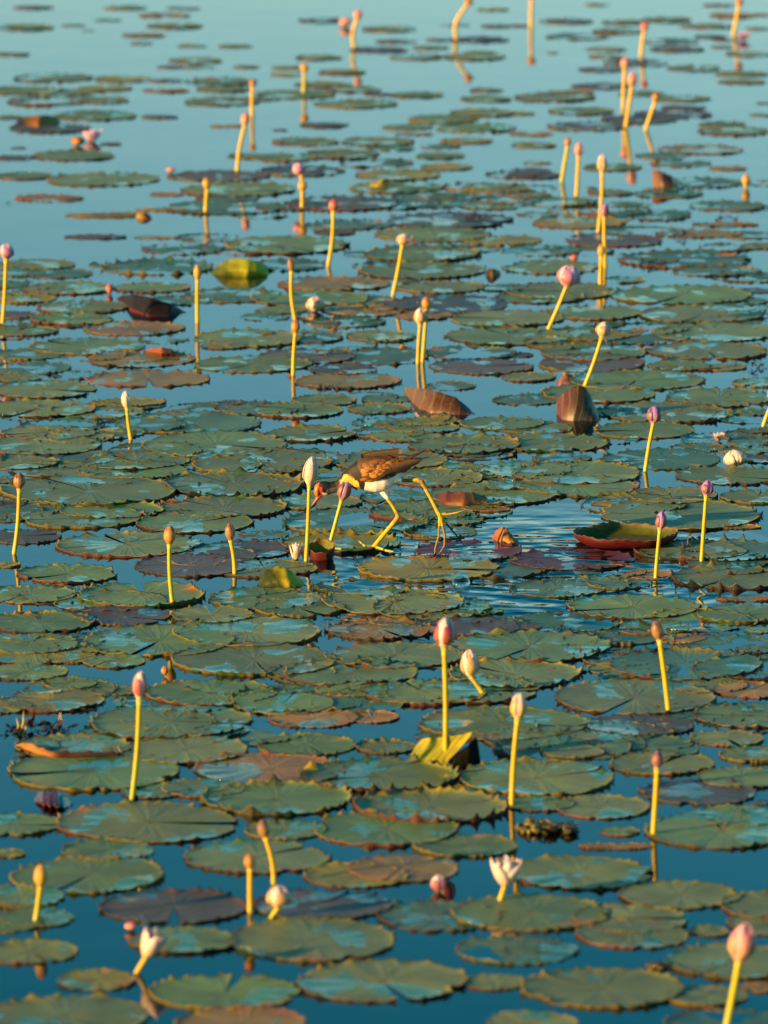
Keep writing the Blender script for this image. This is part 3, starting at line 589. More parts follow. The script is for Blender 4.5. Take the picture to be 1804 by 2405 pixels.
FL = [
('A',(230,445),(262,215),(265,62),82,'bud','y',"plump orange-yellow bud on a short stem over the lower left pads","plump yellow bud low at left"),
('A',(885,780),(950,665),(1020,490),190,'bloom','h',"half-open pale pink flower leaning right, above its own reflection, bottom left","leaning pale flower at bottom left"),
('A',(1625,385),(1625,95),(1615,-5),70,'bud','or',"small orange bud on a thick upright stem beside a dark purple pad","small orange bud beside the taller brown one"),
('A',(850,500),(850,492),(850,442),80,'bud','pk',"tiny pink bud just breaking the surface behind the leaning pale flower","tiny pink bud behind the leaning flower"),
('B',(105,415),(150,345),(152,205),150,'slit','h',"rounded peach-white bud with one yellow sepal on a short bent stem","round peach-white bud low in the picture"),
('E',(120,1301),(65,1000),(35,880),76,'bud','br',"brown bud on a leaning yellow stem, above the round peach-white bud","brown bud on the leaning stem"),
('B',(1590,305),(1622,200),(1640,22),235,'bloom','w',"largest open white-pink flower with spread petals, over rippled reflection","open white-pink flower at lower right"),
('B',(1190,247),(1190,242),(1185,135),100,'slit','mw',"low dark red and peach bud sitting on the water between two pads","low dark red bud on the water"),
('C',(1390,1180),(1482,690),(1530,450),170,'slit','pk',"big orange and pink bud on a tall stem in the bottom right corner","big bud in the bottom right corner"),
('D',(858,750),(905,95),(912,-81),92,'slit','mw',"tall pink-tipped white bud on the longest left stem","tall pink-tipped bud at left"),
('E',(1232,520),(1225,-240),(1238,-430),132,'slit','mw',"tall white bud with dark magenta sepals rising from the folded yellow leaf","tall white and magenta bud at centre"),
('E',(1480,70),(1400,-46),(1385,-221),118,'slit','h',"pale pink bud tilted left, just right of the tall magenta one","tilted pale bud right of the tall one"),
('F',(5,795),(45,225),(58,60),105,'slit','h',"peach-pink egg-shaped bud on a yellow stem by the toothed pads","peach egg-shaped bud right of centre"),
('F',(925,985),(950,550),(955,430),72,'bud','pu',"small purple-brown bud on a tall straight stem at lower right","small purple-brown bud at lower right"),
('F',(1025,180),(965,-286),(935,-411),76,'bud','br',"brown bud on a stem leaning left, over the pads at right","brown bud on left-leaning stem at right"),
('G',(92,265),(125,-161),(125,-268),75,'bud','br',"brown and white bud on a tall stem near the left edge","brown and white bud near left edge"),
('G',(1122,602),(1100,200),(1105,75),76,'bud','or',"yellow-brown bud on a tall stem by the dark purple pad","yellow-brown bud left of the bird"),
('G',(1525,400),(1497,175),(1490,58),64,'bud','br',"small dark brown bud on a short stem over a purple pad","small dark bud left of the bird"),
('H',(262,305),(262,300),(265,190),108,'half','w',"low white flower with pointed upright petals beside the curled red leaf","low white flower by the curled leaf"),
('H',(328,325),(350,-186),(370,-368),97,'slit','w',"tall white bud standing in front of the bird's bill","tall white bud by the bird's bill"),
('H',(470,255),(560,-86),(600,-221),85,'slit','pu',"purple bud in front of the bird's neck","purple bud at the bird's neck"),
('I',(940,425),(968,105),(985,-15),72,'slit','pv',"white and violet bud in front of the big red cup leaf","violet bud before the red cup leaf"),
('I',(1238,318),(1268,-116),(1283,-216),80,'slit','pv',"dark violet and white bud right of the big red cup leaf","violet bud right of the cup leaf"),
('J',(850,630),(825,425),(812,310),60,'slit','w',"slender cream bud on a green-yellow stem at middle left","slender cream bud at middle left"),
('M',(1283,975),(1283,695),(1283,592),50,'bud','y',"thin yellow bud on a straight stem left of the yellow folded leaf","thin yellow bud by the folded leaf"),
('N',(245,1316),(260,1040),(262,950),56,'bud','or',"orange bud on a straight stem below a taller brown bud","orange bud below the taller one"),
('N',(1055,1241),(1070,985),(1072,875),80,'slit','h',"pale bud with purple streaks, front one of a close pair","pale bud of the close pair"),
('N',(1085,1231),(1112,890),(1108,800),60,'bud','or',"orange-brown bud, rear one of a close pair","orange bud of the close pair"),
('L',(478,285),(590,-41),(615,-138),96,'slit','h',"wilting pale flower head on a stem behind the upright veined leaf","wilting flower behind the veined leaf"),
('L',(872,838),(925,520),(935,408),92,'slit','pv',"white and lilac bud on a tall stem right of the upright veined leaf","white-lilac bud right of the veined leaf"),
('L',(1350,640),(1350,636),(1350,580),120,'open','h',"small ragged pink flower lying low on the water near the right edge","ragged low flower near right edge"),
('L',(1465,800),(1463,795),(1440,695),140,'slit','w',"drooping white flower with yellow centre resting on a pad at right","white flower resting on a pad"),
('L',(1640,540),(1700,380),(1712,270),80,'bud','or',"bud just outside the right edge with only its stem showing","stem cut by the right edge"),
('M',(15,1000),(40,560),(45,460),96,'slit','li',"pink-violet bud on a tall stem against the left edge","pink-violet bud on the left edge"),
('M',(1335,255),(1345,110),(1338,30),50,'bud','y',"yellow bud on a short stem in open water, upper left","yellow bud in open water"),
('M',(712,790),(712,785),(708,720),44,'bud','red',"short reddish bud beside the dark red boat-shaped leaf","short red bud by the boat-shaped leaf"),
('P',(1540,1100),(1590,800),(1597,712),54,'bud','pk',"peach bud on a yellow stem rising from a purple leaf, upper left","peach bud above the purple leaf"),
('N',(302,230),(305,120),(308,45),58,'bud','y',"yellow bud under a pink flower in the upper middle","yellow bud under the pink flower"),
('N',(312,170),(296,15),(262,-62),80,'slit','li',"pink flower head directly above a yellow bud in the upper middle","pink flower above the yellow bud"),
('N',(472,610),(505,250),(508,170),60,'bud','red',"red-pink bud with one petal bent to the right, tall stem","red-pink bud with bent petal"),
('N',(893,800),(955,470),(965,395),84,'slit','h',"peach bud with loose white petals at its right side","peach bud with loose white petals"),
('N',(258,955),(235,640),(225,548),46,'bud','br',"narrow brown bud on a tall leaning stem right of the yellow folded leaf","narrow brown bud by the folded leaf"),
('N',(388,905),(388,900),(388,805),115,'slit','h',"low white-pink flower head floating above its own reflection in mid-picture","low pale flower in the middle"),
('O',(568,385),(593,0),(593,-121),63,'slit','h',"tallest peach bud on a long stem at upper right","tallest peach bud at upper right"),
('O',(612,620),(605,290),(612,198),56,'slit','pv',"small white and violet bud just right of the tallest peach one","small violet bud at upper right"),
('O',(580,735),(588,545),(586,462),46,'bud','y',"yellow-green bud directly below the small violet bud","yellow-green bud below the violet one"),
('O',(240,1025),(362,735),(395,600),150,'slit','li',"large round lilac-pink bud on a leaning stem","large lilac-pink bud"),
('O',(412,577),(412,572),(408,530),48,'bud','red',"tiny red bud on the water behind the large lilac-pink bud","tiny red bud behind the lilac one"),
('O',(425,165),(440,-106),(440,-198),54,'slit','pk',"pink bud, right one of two slim buds at upper right","pink slim bud at upper right"),
('O',(330,60),(368,-171),(370,-231),42,'bud','or',"orange bud, left one of two slim buds at upper right","orange slim bud at upper right"),
('O',(1527,100),(1527,88),(1527,5),50,'bud','y',"short yellow bud just above the water near the right edge","short yellow bud near right edge"),
('P',(505,935),(505,930),(505,870),90,'slit','or',"orange flower half of a floating pair, far left","orange floating flower far left"),
('P',(598,905),(598,900),(592,825),130,'bloom','li',"pink flower half of a floating pair, far left","pink floating flower far left"),
('P',(1638,735),(1640,550),(1640,497),42,'bud','or',"blurred orange bud behind the peach bud, upper left","blurred orange bud at upper left"),
('Q',(642,300),(662,110),(667,45),54,'bud','pk',"blurred pale pink bud on a curved stem, far middle","blurred pink bud far middle"),
('Q',(585,160),(585,155),(582,97),80,'slit','pk',"low pink flower on the far water beside a curved stem","low pink flower far middle"),
('Q',(1305,245),(1380,15),(1392,-30),60,'bud','or',"orange bud on a strongly curved stem cut by the top edge","curved stem cut by the top edge"),
('Q',(312,590),(318,450),(318,395),56,'bud','y',"blurred orange-yellow bud, far left of the middle","blurred yellow bud far left of middle"),
('R',(130,168),(135,-20),(135,-75),50,'bud','or',"straight stem cut by the top edge, its bud seen only mirrored","straight stem cut by the top edge"),
('R',(845,345),(865,185),(875,120),46,'bud','red',"dark pink bud on a short stem, far right","dark pink bud far right"),
('R',(730,690),(740,440),(745,350),56,'bud','pk',"pink bud with a drooping tip behind a taller peach bud, far right","pink drooping bud far right"),
('R',(745,820),(785,550),(795,450),63,'slit','pk',"peach bud on a thick slanting stem, far right","peach bud on slanting stem far right"),
('R',(875,830),(938,645),(945,583),48,'bud','or',"small orange bud on a slanting stem, right of the thick slanting one","small orange bud far right"),
('R',(1445,210),(1480,20),(1490,-30),50,'bud','or',"orange bud near the top right corner, cut by the top edge","orange bud in the top right corner"),
('R',(1510,250),(1510,246),(1510,190),120,'open','li',"wide flat pink flower on the water in the top right corner","wide pink flower in the top right corner"),
('P',(1110,1108),(1110,1104),(1110,1072),60,'slit','pk',"tiny pink bud at the left tip of the purple far leaf","tiny pink bud on the purple leaf"),
('G',(1070,1062),(1072,1050),(1068,990),46,'bud','or',"small drooping orange bud in the dark gap at left","small drooping bud in the gap"),
]
BEND = {6: 0, 56: -0.16, 54: -0.10, 15: 0.02, 9: 0.015, 10: 0.01, 16: -0.02, 17: 0.03, 41: -0.04, 39: 0.03, 5: 0.05, 36: -.03, 28: 0.02, 43: 0.02}
for i, f in enumerate(FL):
    t, base, bb, top, w, shape, colr, label, short = f
    far = t in 'PQR'
    lily(t, base, bb, top, w, shape, colr, label, short, stemw={'A': 34, 'B': 34, 'C': 46, 'D': 32, 'E': 32, 'F': 34, 'G': 27, 'H': 25, 'I': 25, 'J': 24, 'K': 24, 'L': 25}.get(t, 25),
         bend=BEND.get(i, random.uniform(-0.015, 0.015)), stemc=random.choice('yyg') if t not in 'LMN' else 'y')
# petals bent away from two of the heads
def loose_petals(root_idx_label, t, pts, colr):
    root = [o for o in COL.objects if o.get('label') == root_idx_label][0]
    Y = root.location.y; m = mpp(root.location)
    for (x0, y0, x1, y1, w) in pts:
        a = onplane(*src(t, x0, y0), Y - 0.004); b = onplane(*src(t, x1, y1), Y - 0.006)
        o = petal_mesh('petal', 1, 0.5, 0.12, 0.2, 0.35, PC[colr][0], PC[colr][1], PETAL, 0, 0.0)
        o.parent = root; o.location = a - root.location; o.rotation_mode = 'QUATERNION'
        o.rotation_quaternion = Vector((0, 0, 1)).rotation_difference((b - a).normalized()); s = (b - a).length
        o.scale = (w / TS * m, w / TS * m, s)
loose_petals(FL[40][7], 'N', [(985, 470, 1015, 405, 40), (1000, 472, 1050, 440, 34)], 'li')
loose_petals(FL[39][7], 'N', [(515, 225, 565, 195, 26)], 'red')
loose_petals(FL[4][7], 'B', [(170, 345, 245, 300, 60)], 'y')
loose_petals(FL[28][7], 'L', [(605, -45, 628, 10, 26), (625, -50, 655, -95, 34)], 'h')
loose_petals(FL[31][7], 'L', [(1480, 800, 1530, 765, 50)], 'y')
# ------------------------------------------------------------------ curled and folded leaves
def lerp_poly(pts, u):
    d = [0]
    for a, b in zip(pts, pts[1:]): d.append(d[-1] + math.hypot(b[0] - a[0], b[1] - a[1]))
    s = u * d[-1]
    for i in range(len(pts) - 1):
        if s <= d[i + 1] or i == len(pts) - 2:
            k = (s - d[i]) / max(1e-9, d[i + 1] - d[i]); return (pts[i][0] + (pts[i + 1][0] - pts[i][0]) * k, pts[i][1] + (pts[i + 1][1] - pts[i][1]) * k)
def raised(t, bottom, top, colf, lean=0.02, bulge=0.012, mat=None, nu=40, nv=12, wav=0.0004, parent=None, name='leaf_blade', z0=0.0, back=(0.09, 0.05, 0.02), teeth=0.003):
    g0 = ground(*src(t, *lerp_poly(bottom, 0.5)), z0)
    V, UV, C = [], [], []
    for i in range(nu):
        u = i / (nu - 1)
        b = ground(*src(t, *lerp_poly(bottom, u)), z0)
        tp = onplane(*src(t, *lerp_poly(top, u)), b.y + lean)
        ek = min(1.0, min(u, 1 - u) / 0.10); ek = math.sin(ek * math.pi / 2) ** 0.8 if ek < 1 else 1.0; tp = b.lerp(tp, max(ek, 0.03))
        if tp.z < z0: tp = ground(*src(t, *lerp_poly(top, u)), z0)
        for j in range(nv):
            v = j / (nv - 1)
            p = b.lerp(tp, v)
            if j == 0: p.z -= 0.006
            p.y -= bulge * math.sin(math.pi * v) * math.sin(math.pi * u) ** 0.5 - wav * math.sin(u * 37 + v * 3)
            if j == nv - 1 and 0.03 < u < 0.97: p.z += teeth * max(0.0, math.sin(u * math.pi * 9 + 0.7)) ** 4 * 0.8
            V.append(p - g0); UV.append((u, v)); C.append(colf(u, v))
    n0 = len(V)
    V += [v + Vector((0, 0.0014, -0.0002)) for v in V]; UV += UV; C += [back] * n0
    Fc = []
    for i in range(nu - 1):
        for j in range(nv - 1):
            a = i * nv + j; Fc.append((a, a + nv, a + nv + 1, a + 1)); Fc.append((n0 + a, n0 + a + 1, n0 + a + nv + 1, n0 + a + nv))
    ring = [i * nv + nv - 1 for i in range(nu)]
    for a, b in zip(ring, ring[1:]): Fc.append((a, b, n0 + b, n0 + a))
    for a in range(nv - 1):
        Fc.append((a, a + 1, n0 + a + 1, n0 + a)); e = (nu - 1) * nv + a; Fc.append((e + 1, e, n0 + e, n0 + e + 1))
    o = mesh_obj(name, V, Fc, mat or LEAF, cols=np.array(C), uvs=UV, loc=g0 if parent is None else g0 - parent.location, parent=parent)
    return o
def mixc(a, b, f):
    f = min(1, max(0, f)); return tuple(x * (1 - f) + y * f for x, y in zip(a, b))
def lm(short, t, x, y): LANDMARKS.append((short, *src(t, x, y)))
o = raised('L', [(296, 455), (330, 500), (400, 508), (582, 508)], [(285, 400), (300, 365), (345, 325), (400, 285), (445, 278), (485, 292), (520, 345), (550, 420), (584, 502)],
           lambda u, v: mixc((.13, .028, .022), (.022, .024, .008), (u - .12) * 2.4), lean=0.045, bulge=0.010, mat=LEAFV, teeth=0.001, name='upright_leaf')
tag(o, 'dark purple-brown upright leaf with yellow veins and a blunt tip', 'curled leaf'); lm('upright veined leaf', 'L', 430, 508)
o = raised('K', [(962, 312), (1010, 385), (1060, 432), (1130, 457), (1300, 467), (1425, 467)], [(948, 285), (1020, 290), (1100, 300), (1200, 325), (1290, 350), (1360, 400), (1426, 464)],
           lambda u, v: mixc((.17, .075, .014), (.075, .025, .010), u * 1.4), lean=0.035, bulge=0.008, mat=LEAFV, teeth=0.002, name='folded_leaf')
tag(o, 'brown ribbed leaf folded up like a boat behind the bird', 'curled leaf'); lm('brown boat-like leaf', 'K', 1190, 460)
o = raised('M', [(755, 822), (850, 902), (960, 937), (1100, 937), (1211, 912)], [(749, 803), (800, 797), (870, 794), (950, 805), (1100, 850), (1180, 890), (1212, 910)],
           lambda u, v: mixc((.22, .03, .02), (.018, .010, .005), (v - .10 + u * .35) * 5), lean=0.045, bulge=0.0, teeth=0.001, name='boat_shaped_leaf')  # near-black blend paints the shaded inside above the red near edge
tag(o, 'dark red boat-shaped leaf tipped up on open water at left', 'curled leaf'); lm('dark red boat-shaped leaf', 'M', 980, 937)
o = raised('M', [(1352, 655), (1450, 670), (1600, 674), (1756, 664)], [(1364, 655), (1400, 615), (1450, 580), (1520, 558), (1600, 562), (1680, 580), (1735, 620), (1752, 668)],
           lambda u, v: mixc((.07, .10, .01), (.50, .50, .02), (u - .35 + v * .25) * 2.5), lean=0.03, bulge=0.018, teeth=0.002, name='folded_leaf')
tag(o, 'yellow-green leaf standing up like a shell, upper left', 'curled leaf'); lm('yellow-green shell leaf', 'M', 1555, 690)
o = raised('H', [(12, 478), (100, 480), (220, 484), (322, 474)], [(12, 472), (35, 405), (75, 368), (135, 348), (200, 358), (255, 395), (300, 435), (328, 470)],
           lambda u, v: mixc((.045, .06, .008), (.55, .46, .02), (u - .5 + v * .15) * 5), lean=0.03, bulge=0.012, name='folded_leaf')
tag(o, 'folded green leaf with a bright yellow right half below the white flower', 'curled leaf'); lm('folded green and yellow leaf', 'H', 170, 480)
root = empty('folded_leaf', ground(*src('E', 1240, 490))); tag(root, 'large pad folded up to a yellow point with its underside showing, coloured dark as shade', 'curled leaf'); lm('yellow pointed fold', 'E', 1240, 500)
raised('E', [(1010, 460), (1060, 498), (1150, 505), (1252, 505)], [(1045, 372), (1120, 352), (1220, 350), (1340, 335), (1452, 298)],
       lambda u, v: mixc((.20, .24, .02), (.52, .42, .015), v * .6 + u * .5), lean=0.012, bulge=-0.006, parent=root, name='upper_face', teeth=0.0, z0=0.006)
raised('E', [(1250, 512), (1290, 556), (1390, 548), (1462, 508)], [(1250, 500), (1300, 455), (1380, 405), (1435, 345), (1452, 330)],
       lambda u, v: (.010, .008, .004), lean=0.03, bulge=0.008, mat=SHADELEAF, parent=root, name='shade_painted_underside', teeth=0.0)  # near-black colour paints in the shade under the fold
o = raised('J', [(945, 58), (1050, 80), (1165, 74)], [(943, 50), (980, 36), (1050, 30), (1110, 40), (1168, 70)], lambda u, v: mixc((.40, .12, .04), (.12, .035, .02), 1.3 - v * 2), lean=0.02, bulge=0.01, z0=0.006, name='curled_leaf')
tag(o, 'small orange-red curled leaf lying on a pad at left', 'curled leaf'); lm('small orange curl at left', 'J', 1050, 74)
o = raised('K', [(1165, 1000), (1230, 1040), (1350, 1052), (1512, 1036)], [(1163, 985), (1230, 970), (1320, 968), (1420, 974), (1514, 1002)], lambda u, v: mixc((.13, .035, .02), (.40, .16, .04), u * 1.6 - .4), lean=0.04, bulge=0.012, z0=0.005, name='curled_leaf')
tag(o, 'shiny red-brown rolled leaf with an orange end behind the bird', 'curled leaf'); lm('red-brown rolled leaf', 'K', 1340, 1045)
o = raised('D', [(222, 765), (290, 800), (390, 815), (472, 798)], [(222, 735), (250, 708), (300, 698), (370, 700), (400, 730), (440, 748), (472, 788)], lambda u, v: (.07, .015, .02), lean=0.03, bulge=0.03, mat=DEBRIS, name='crumpled_leaf', wav=0.004)
tag(o, 'wet dark red crumpled leaf in a gap at left', 'curled leaf'); lm('dark red crumpled leaf', 'D', 340, 800)
o = raised('H', [(1535, 165), (1600, 196), (1680, 206), (1715, 204)], [(1540, 140), (1570, 108), (1610, 88), (1640, 110), (1670, 150), (1718, 196)], lambda u, v: mixc((.42, .10, .06), (.42, .20, .04), u * 2), lean=0.02, bulge=0.008, name='folded_tip')
tag(o, 'small orange-red triangular leaf tip folded up right of the bird', 'curled leaf'); lm('orange-red leaf tip', 'H', 1610, 190)
o = raised('O', [(925, 100), (985, 108), (1050, 108), (1086, 82)], [(903, -16), (950, -14), (1000, 5), (1045, 25), (1088, 72)], lambda u, v: mixc((.22, .08, .03), (.02, .013, .008), u * 2.2 - .1), lean=0.03, bulge=0.01, mat=LEAFV, name='folded_leaf')
tag(o, 'brown leaf tipped up on the far water at right', 'curled leaf'); lm('brown tipped leaf far right', 'O', 1000, 105)
o = raised('P', [(98, 795), (250, 805), (394, 785)], [(98, 768), (180, 742), (280, 733), (350, 740), (398, 760)], lambda u, v: mixc((.06, .035, .02), (.60, .26, .03), u * 1.7 - .3), lean=0.06, bulge=0.01, name='curled_leaf', z0=0.003)
tag(o, 'far orange curled leaf on a dark pad at upper left', 'curled leaf'); lm('far orange curl', 'P', 250, 795)
o = raised('D', [(112, 398), (230, 445), (350, 474), (560, 476), (782, 466)], [(118, 378), (160, 385), (215, 392), (260, 425), (330, 442), (450, 448), (600, 446), (783, 446)], lambda u, v: mixc((.50, .20, .04), (.11, .045, .025), (u - .3) * 8), lean=0.006, bulge=0.006, z0=0.004, name='turned_up_leaf_edge', teeth=0.004)
tag(o, 'turned-up leaf edge, orange at left and brown at right, lower left', 'curled leaf'); lm('turned-up orange edge', 'D', 430, 470)
o = raised('N', [(735, 88), (800, 92), (880, 88)], [(740, 72), (800, 60), (825, 40), (850, 62), (880, 75)], lambda u, v: (.42, .30, .03), lean=0.02, bulge=0.005, z0=0.004, name='curled_leaf')
tag(o, 'small yellow curled leaf on the far pads, upper middle', 'curled leaf')
o = raised('M', [(885, 290), (930, 300), (985, 300)], [(880, 275), (900, 260), (950, 264), (988, 290)], lambda u, v: mixc((.45, .30, .03), (.10, .05, .03), u * 1.5), lean=0.02, bulge=0.005, z0=0.002, name='curled_leaf')
tag(o, 'small mustard curl on the thin floating leaf at upper left', 'curled leaf')
o = raised('N', [(1495, 662), (1540, 672), (1592, 658)], [(1495, 640), (1520, 622), (1560, 630), (1594, 645)], lambda u, v: mixc((.05, .03, .01), (.40, .20, .03), u * 1.6 - .4), lean=0.02, bulge=0.005, z0=0.003, name='curled_leaf')
tag(o, 'small dark curl with orange tip, middle of the upper pads', 'curled leaf')

def cup(t, x, y, rxp, hgt, label, short, inner, outer, dark_side=0.0, tilt=(0, 0), rag=0.2, sy=1.0, open_=1.0):
    c = ground(*src(t, x, y)); Rr = rxp / TS * mpp(c); nseg, prof = 96, []
    for k in range(7): prof.append((0.86 * k / 6, 0.0))
    for k in range(1, 6): prof.append((0.86 + 0.14 * math.sin(k / 5 * math.pi / 2), hgt * (1 - math.cos(k / 5 * math.pi / 2)) * 0.35 + hgt * 0.65 * k / 5))
    V, C, UV = [], [], []
    for i in range(nseg):
        a = 2 * math.pi * i / nseg
        wob = 1 + 0.05 * math.sin(2 * a + 1) + 0.03 * math.sin(5 * a)
        hh = 1 + rag * math.sin(3 * a + 2) * 0.5 + rag * 0.5 * math.sin(7 * a)
        tooth = abs(math.sin(a * 13)) ** 3
        for j, (r_, z_) in enumerate(prof):
            e = j == len(prof) - 1
            rr = Rr * r_ * wob * open_
            X, Yy = rr * math.cos(a), rr * math.sin(a) * sy
            Z = 0.002 + z_ * hh + (0.02 * Rr * tooth * 1.4 if e else 0) + X * tilt[0] + Yy * tilt[1]
            V.append((X, Yy, Z)); UV.append((a / 6.283, r_))
            C.append(mixc(inner, (.30, .16, .04), 1.0 if e else 0) if not e else (.40, .20, .06))
    n0 = len(V); npf = len(prof)
    for i in range(nseg):
        for j, (r_, z_) in enumerate(prof):
            v = V[i * npf + j]; s = 1.0 + (0.012 if j > 5 else 0)
            V.append((v[0] * s, v[1] * s, v[2] - 0.0013)); UV.append(UV[i * npf + j]); C.append(outer)
    Fc = []
    for i in range(nseg):
        k = (i + 1) % nseg
        for j in range(npf - 1):
            if j == 0:
                Fc.append((0, i * npf + 1, k * npf + 1)) if i else Fc.append((0, 1, k * npf + 1)); continue
            a, b, c_, d_ = i * npf + j, i * npf + j + 1, k * npf + j + 1, k * npf + j
            Fc.append((a, b, c_, d_)); Fc.append((n0 + a, n0 + d_, n0 + c_, n0 + b))
        a, b = i * npf + npf - 1, k * npf + npf - 1; Fc.append((a, n0 + a, n0 + b, b))
    for i in range(nseg):                       # one shared centre height
        V[i * npf] = (0, 0, V[i * npf][2])
    o = mesh_obj('cup_shaped_leaf', V, Fc, LEAF, cols=np.array(C), uvs=UV, loc=c); tag(o, label, 'curled leaf'); lm(short, t, x, y)
    return o
cup('I', 745, 190, 322, 0.016, 'big cup-shaped pad with upturned dark red outer rim and olive inside', 'big red cup leaf', (.085, .10, .012), (.10, .010, .012), rag=0.16)
cup('H', 430, 295, 82, 0.020, 'small dark red leaf curled into a wet cup beside the white flower', 'small curled red cup', (.17, .17, .012), (.13, .022, .016), rag=0.10, open_=1.0, tilt=(0.05, 0.42))

# ------------------------------------------------------------------ floating debris
def clump(t, x, y, w, h, n, cols, name, label, cat='plant debris', thick=0.012):
    c = ground(*src(t, x, y + h * 0.3)); m = mpp(c); W = w / TS * m / 2; Hh = h / TS * m
    V, Fc, C, UV = [], [], [], []
    r = random.Random(int(x * 7 + y))
    for k in range(n):
        a = r.uniform(-1, 1); px_ = a * W; hz = (1 - a * a) ** 0.5 * Hh * r.uniform(0.1, 0.8); py_ = r.uniform(-1, 1) * W * 0.45
        s = r.uniform(0.003, 0.008) * (W / 0.05) ** 0.5
        if cols[0][1] > .1 and r.random() < .75:
            bm = bmesh.new(); bmesh.ops.create_icosphere(bm, subdivisions=2, radius=s); cc = r.choice(cols); o0 = len(V)
            sx, sy_, sz = r.uniform(.6, 1.6), r.uniform(.6, 1.4), r.uniform(.4, .9)
            for v in bm.verts:
                q = 1 + noise.noise(v.co * 420 + Vector((k * 3.1, 0, 0))) * 1.1
                V.append(Vector((px_ + v.co.x * sx * q, py_ + v.co.y * sy_ * q, hz * .6 + v.co.z * sz * q))); C.append(cc); UV.append((v.co.x * 80, v.co.y * 80))
            for f in bm.faces: Fc.append([o0 + v.index for v in f.verts])
            bm.free(); continue
        cc = r.choice(cols); o0 = len(V); az = r.uniform(0, 6.28); el = r.uniform(-0.5, 0.9)
        L_ = s * r.uniform(1.4, 4.0); wd = s * r.uniform(0.25, 0.9); curl = r.uniform(-1.6, 1.6); tw = r.uniform(-1.5, 1.5)
        p = Vector((px_, py_, hz)); dirv = Vector((math.cos(az), math.sin(az), el * .6)).normalized()
        sidev = Vector((-math.sin(az), math.cos(az), r.uniform(-.6, .6))).normalized()
        nn = 6
        for j in range(nn):
            t_ = j / (nn - 1); w_ = wd * math.sin(math.pi * (0.12 + 0.8 * t_)) * (1 + 0.3 * r.uniform(-1, 1))
            sv = sidev.copy(); sv.z += tw * (t_ - .5); dirv.z += -curl * 0.22; dirv.normalize()
            for q_ in (-1, 0, 1):
                v_ = p + sv * (w_ * q_) + Vector((0, 0, (0.25 * w_ if q_ == 0 else 0))); v_.z = max(v_.z, -0.002); V.append(v_); C.append(cc); UV.append((q_ * .5 + .5, t_))
            p = p + dirv * (L_ / nn)
        for j in range(nn - 1):
            for q_ in range(2):
                a_ = o0 + j * 3 + q_; Fc.append((a_, a_ + 1, a_ + 4, a_ + 3))
    o = mesh_obj(name, V, Fc, DEBRIS, cols=np.array(C), uvs=UV, loc=c); tag(o, label, cat); return o
olive = [(.16, .13, .015), (.08, .06, .01), (.04, .025, .01), (.22, .18, .02)]; dark = [(.03, .018, .018), (.05, .025, .02), (.02, .02, .015), (.10, .05, .02)]
clump('F', 230, 930, 400, 95, 90, olive, 'algae_clump', 'knobbly olive algae clump floating between pads at lower right'); lm('olive algae clump', 'F', 230, 940)
clump('D', 250, 290, 420, 60, 70, dark, 'rotting_leaf_mat', 'dark rotting leaf scraps beneath three yellow grass blades'); lm('dark leaf scraps at left', 'D', 250, 300)
clump('C', 975, 725, 170, 45, 30, olive + dark, 'algae_clump', 'small dark and yellow scrap on the water, lower right')
clump('O', 1100, 400, 90, 70, 30, dark, 'dead_bud', 'small spiky dead brown scrap on a pale pad, upper right')
clump('O', 950, 592, 260, 40, 45, dark + [(.2, .08, .02)], 'rotting_leaf_mat', 'long brown rotting scrap on the pads at upper right')
clump('L', 1590, 145, 110, 70, 35, dark, 'dead_bud', 'dark crumpled scrap at the right edge, middle height')
clump('O', 1400, 300, 150, 40, 35, dark, 'rotting_leaf_mat', 'brown scrap among far pads near the right edge')
clump('O', 530, 100, 60, 45, 20, olive, 'algae_clump', 'small olive lump beside the tallest peach bud')
clump('O', 45, 72, 80, 50, 25, olive, 'algae_clump', 'olive lump on the far pads right of the middle')
clump('M', 60, 195, 40, 24, 12, dark, 'dead_bud', 'tiny brown scrap in open water, upper left')
clump('M', 692, 82, 34, 26, 10, dark, 'dead_bud', 'tiny dark scrap in open water below far pads')
clump('M', 1450, 250, 44, 30, 12, dark, 'dead_bud', 'tiny brown scrap right of the yellow bud in open water')
clump('H', 1215, 285, 190, 26, 45, [(.26, .02, .06), (.16, .02, .05), (.07, .015, .03)], 'red_leaf_scrap', 'wet crimson leaf scrap under the bird\'s trailing toes')
clump('I', 1540, 905, 60, 70, 22, dark, 'dead_bud', 'round dark brown scrap on a pad at the right edge')
clump('I', 310, 740, 70, 26, 15, dark, 'dead_bud', 'small dark scrap poking from rippled water right of centre')
clump('H', 655, 290, 34, 40, 10, dark, 'dead_bud', 'tiny black scrap right of the small curled red cup')
clump('L', 430, 715, 80, 30, 18, dark, 'dead_bud', 'small black scrap in front of the upright veined leaf')
clump('K', 480, 292, 140, 20, 18, dark, 'rotting_leaf_mat', 'thin dark scrap in the gap below the orange stem')
clump('M', 180, 678, 50, 26, 12, dark, 'dead_bud', 'dark scrap between teal pads at the left edge')
clump('M', 1215, 405 + 0, 24, 30, 6, dark, 'dead_bud', 'tiny speck in open water at upper left')
clump('D', 1155, 715, 46, 36, 12, dark, 'dead_bud', 'glistening black scrap right of the tall pink-tipped stem')
clump('N', 890, 285, 70, 44, 16, [(.12, .05, .03), (.07, .03, .02)], 'dead_bud', 'reddish brown scrap at the left tip of a long brown pad')
clump('N', 1420, 292, 160, 34, 26, [(.16, .05, .03), (.09, .03, .02)], 'rotting_leaf_mat', 'row of reddish scraps on a long brown far pad')
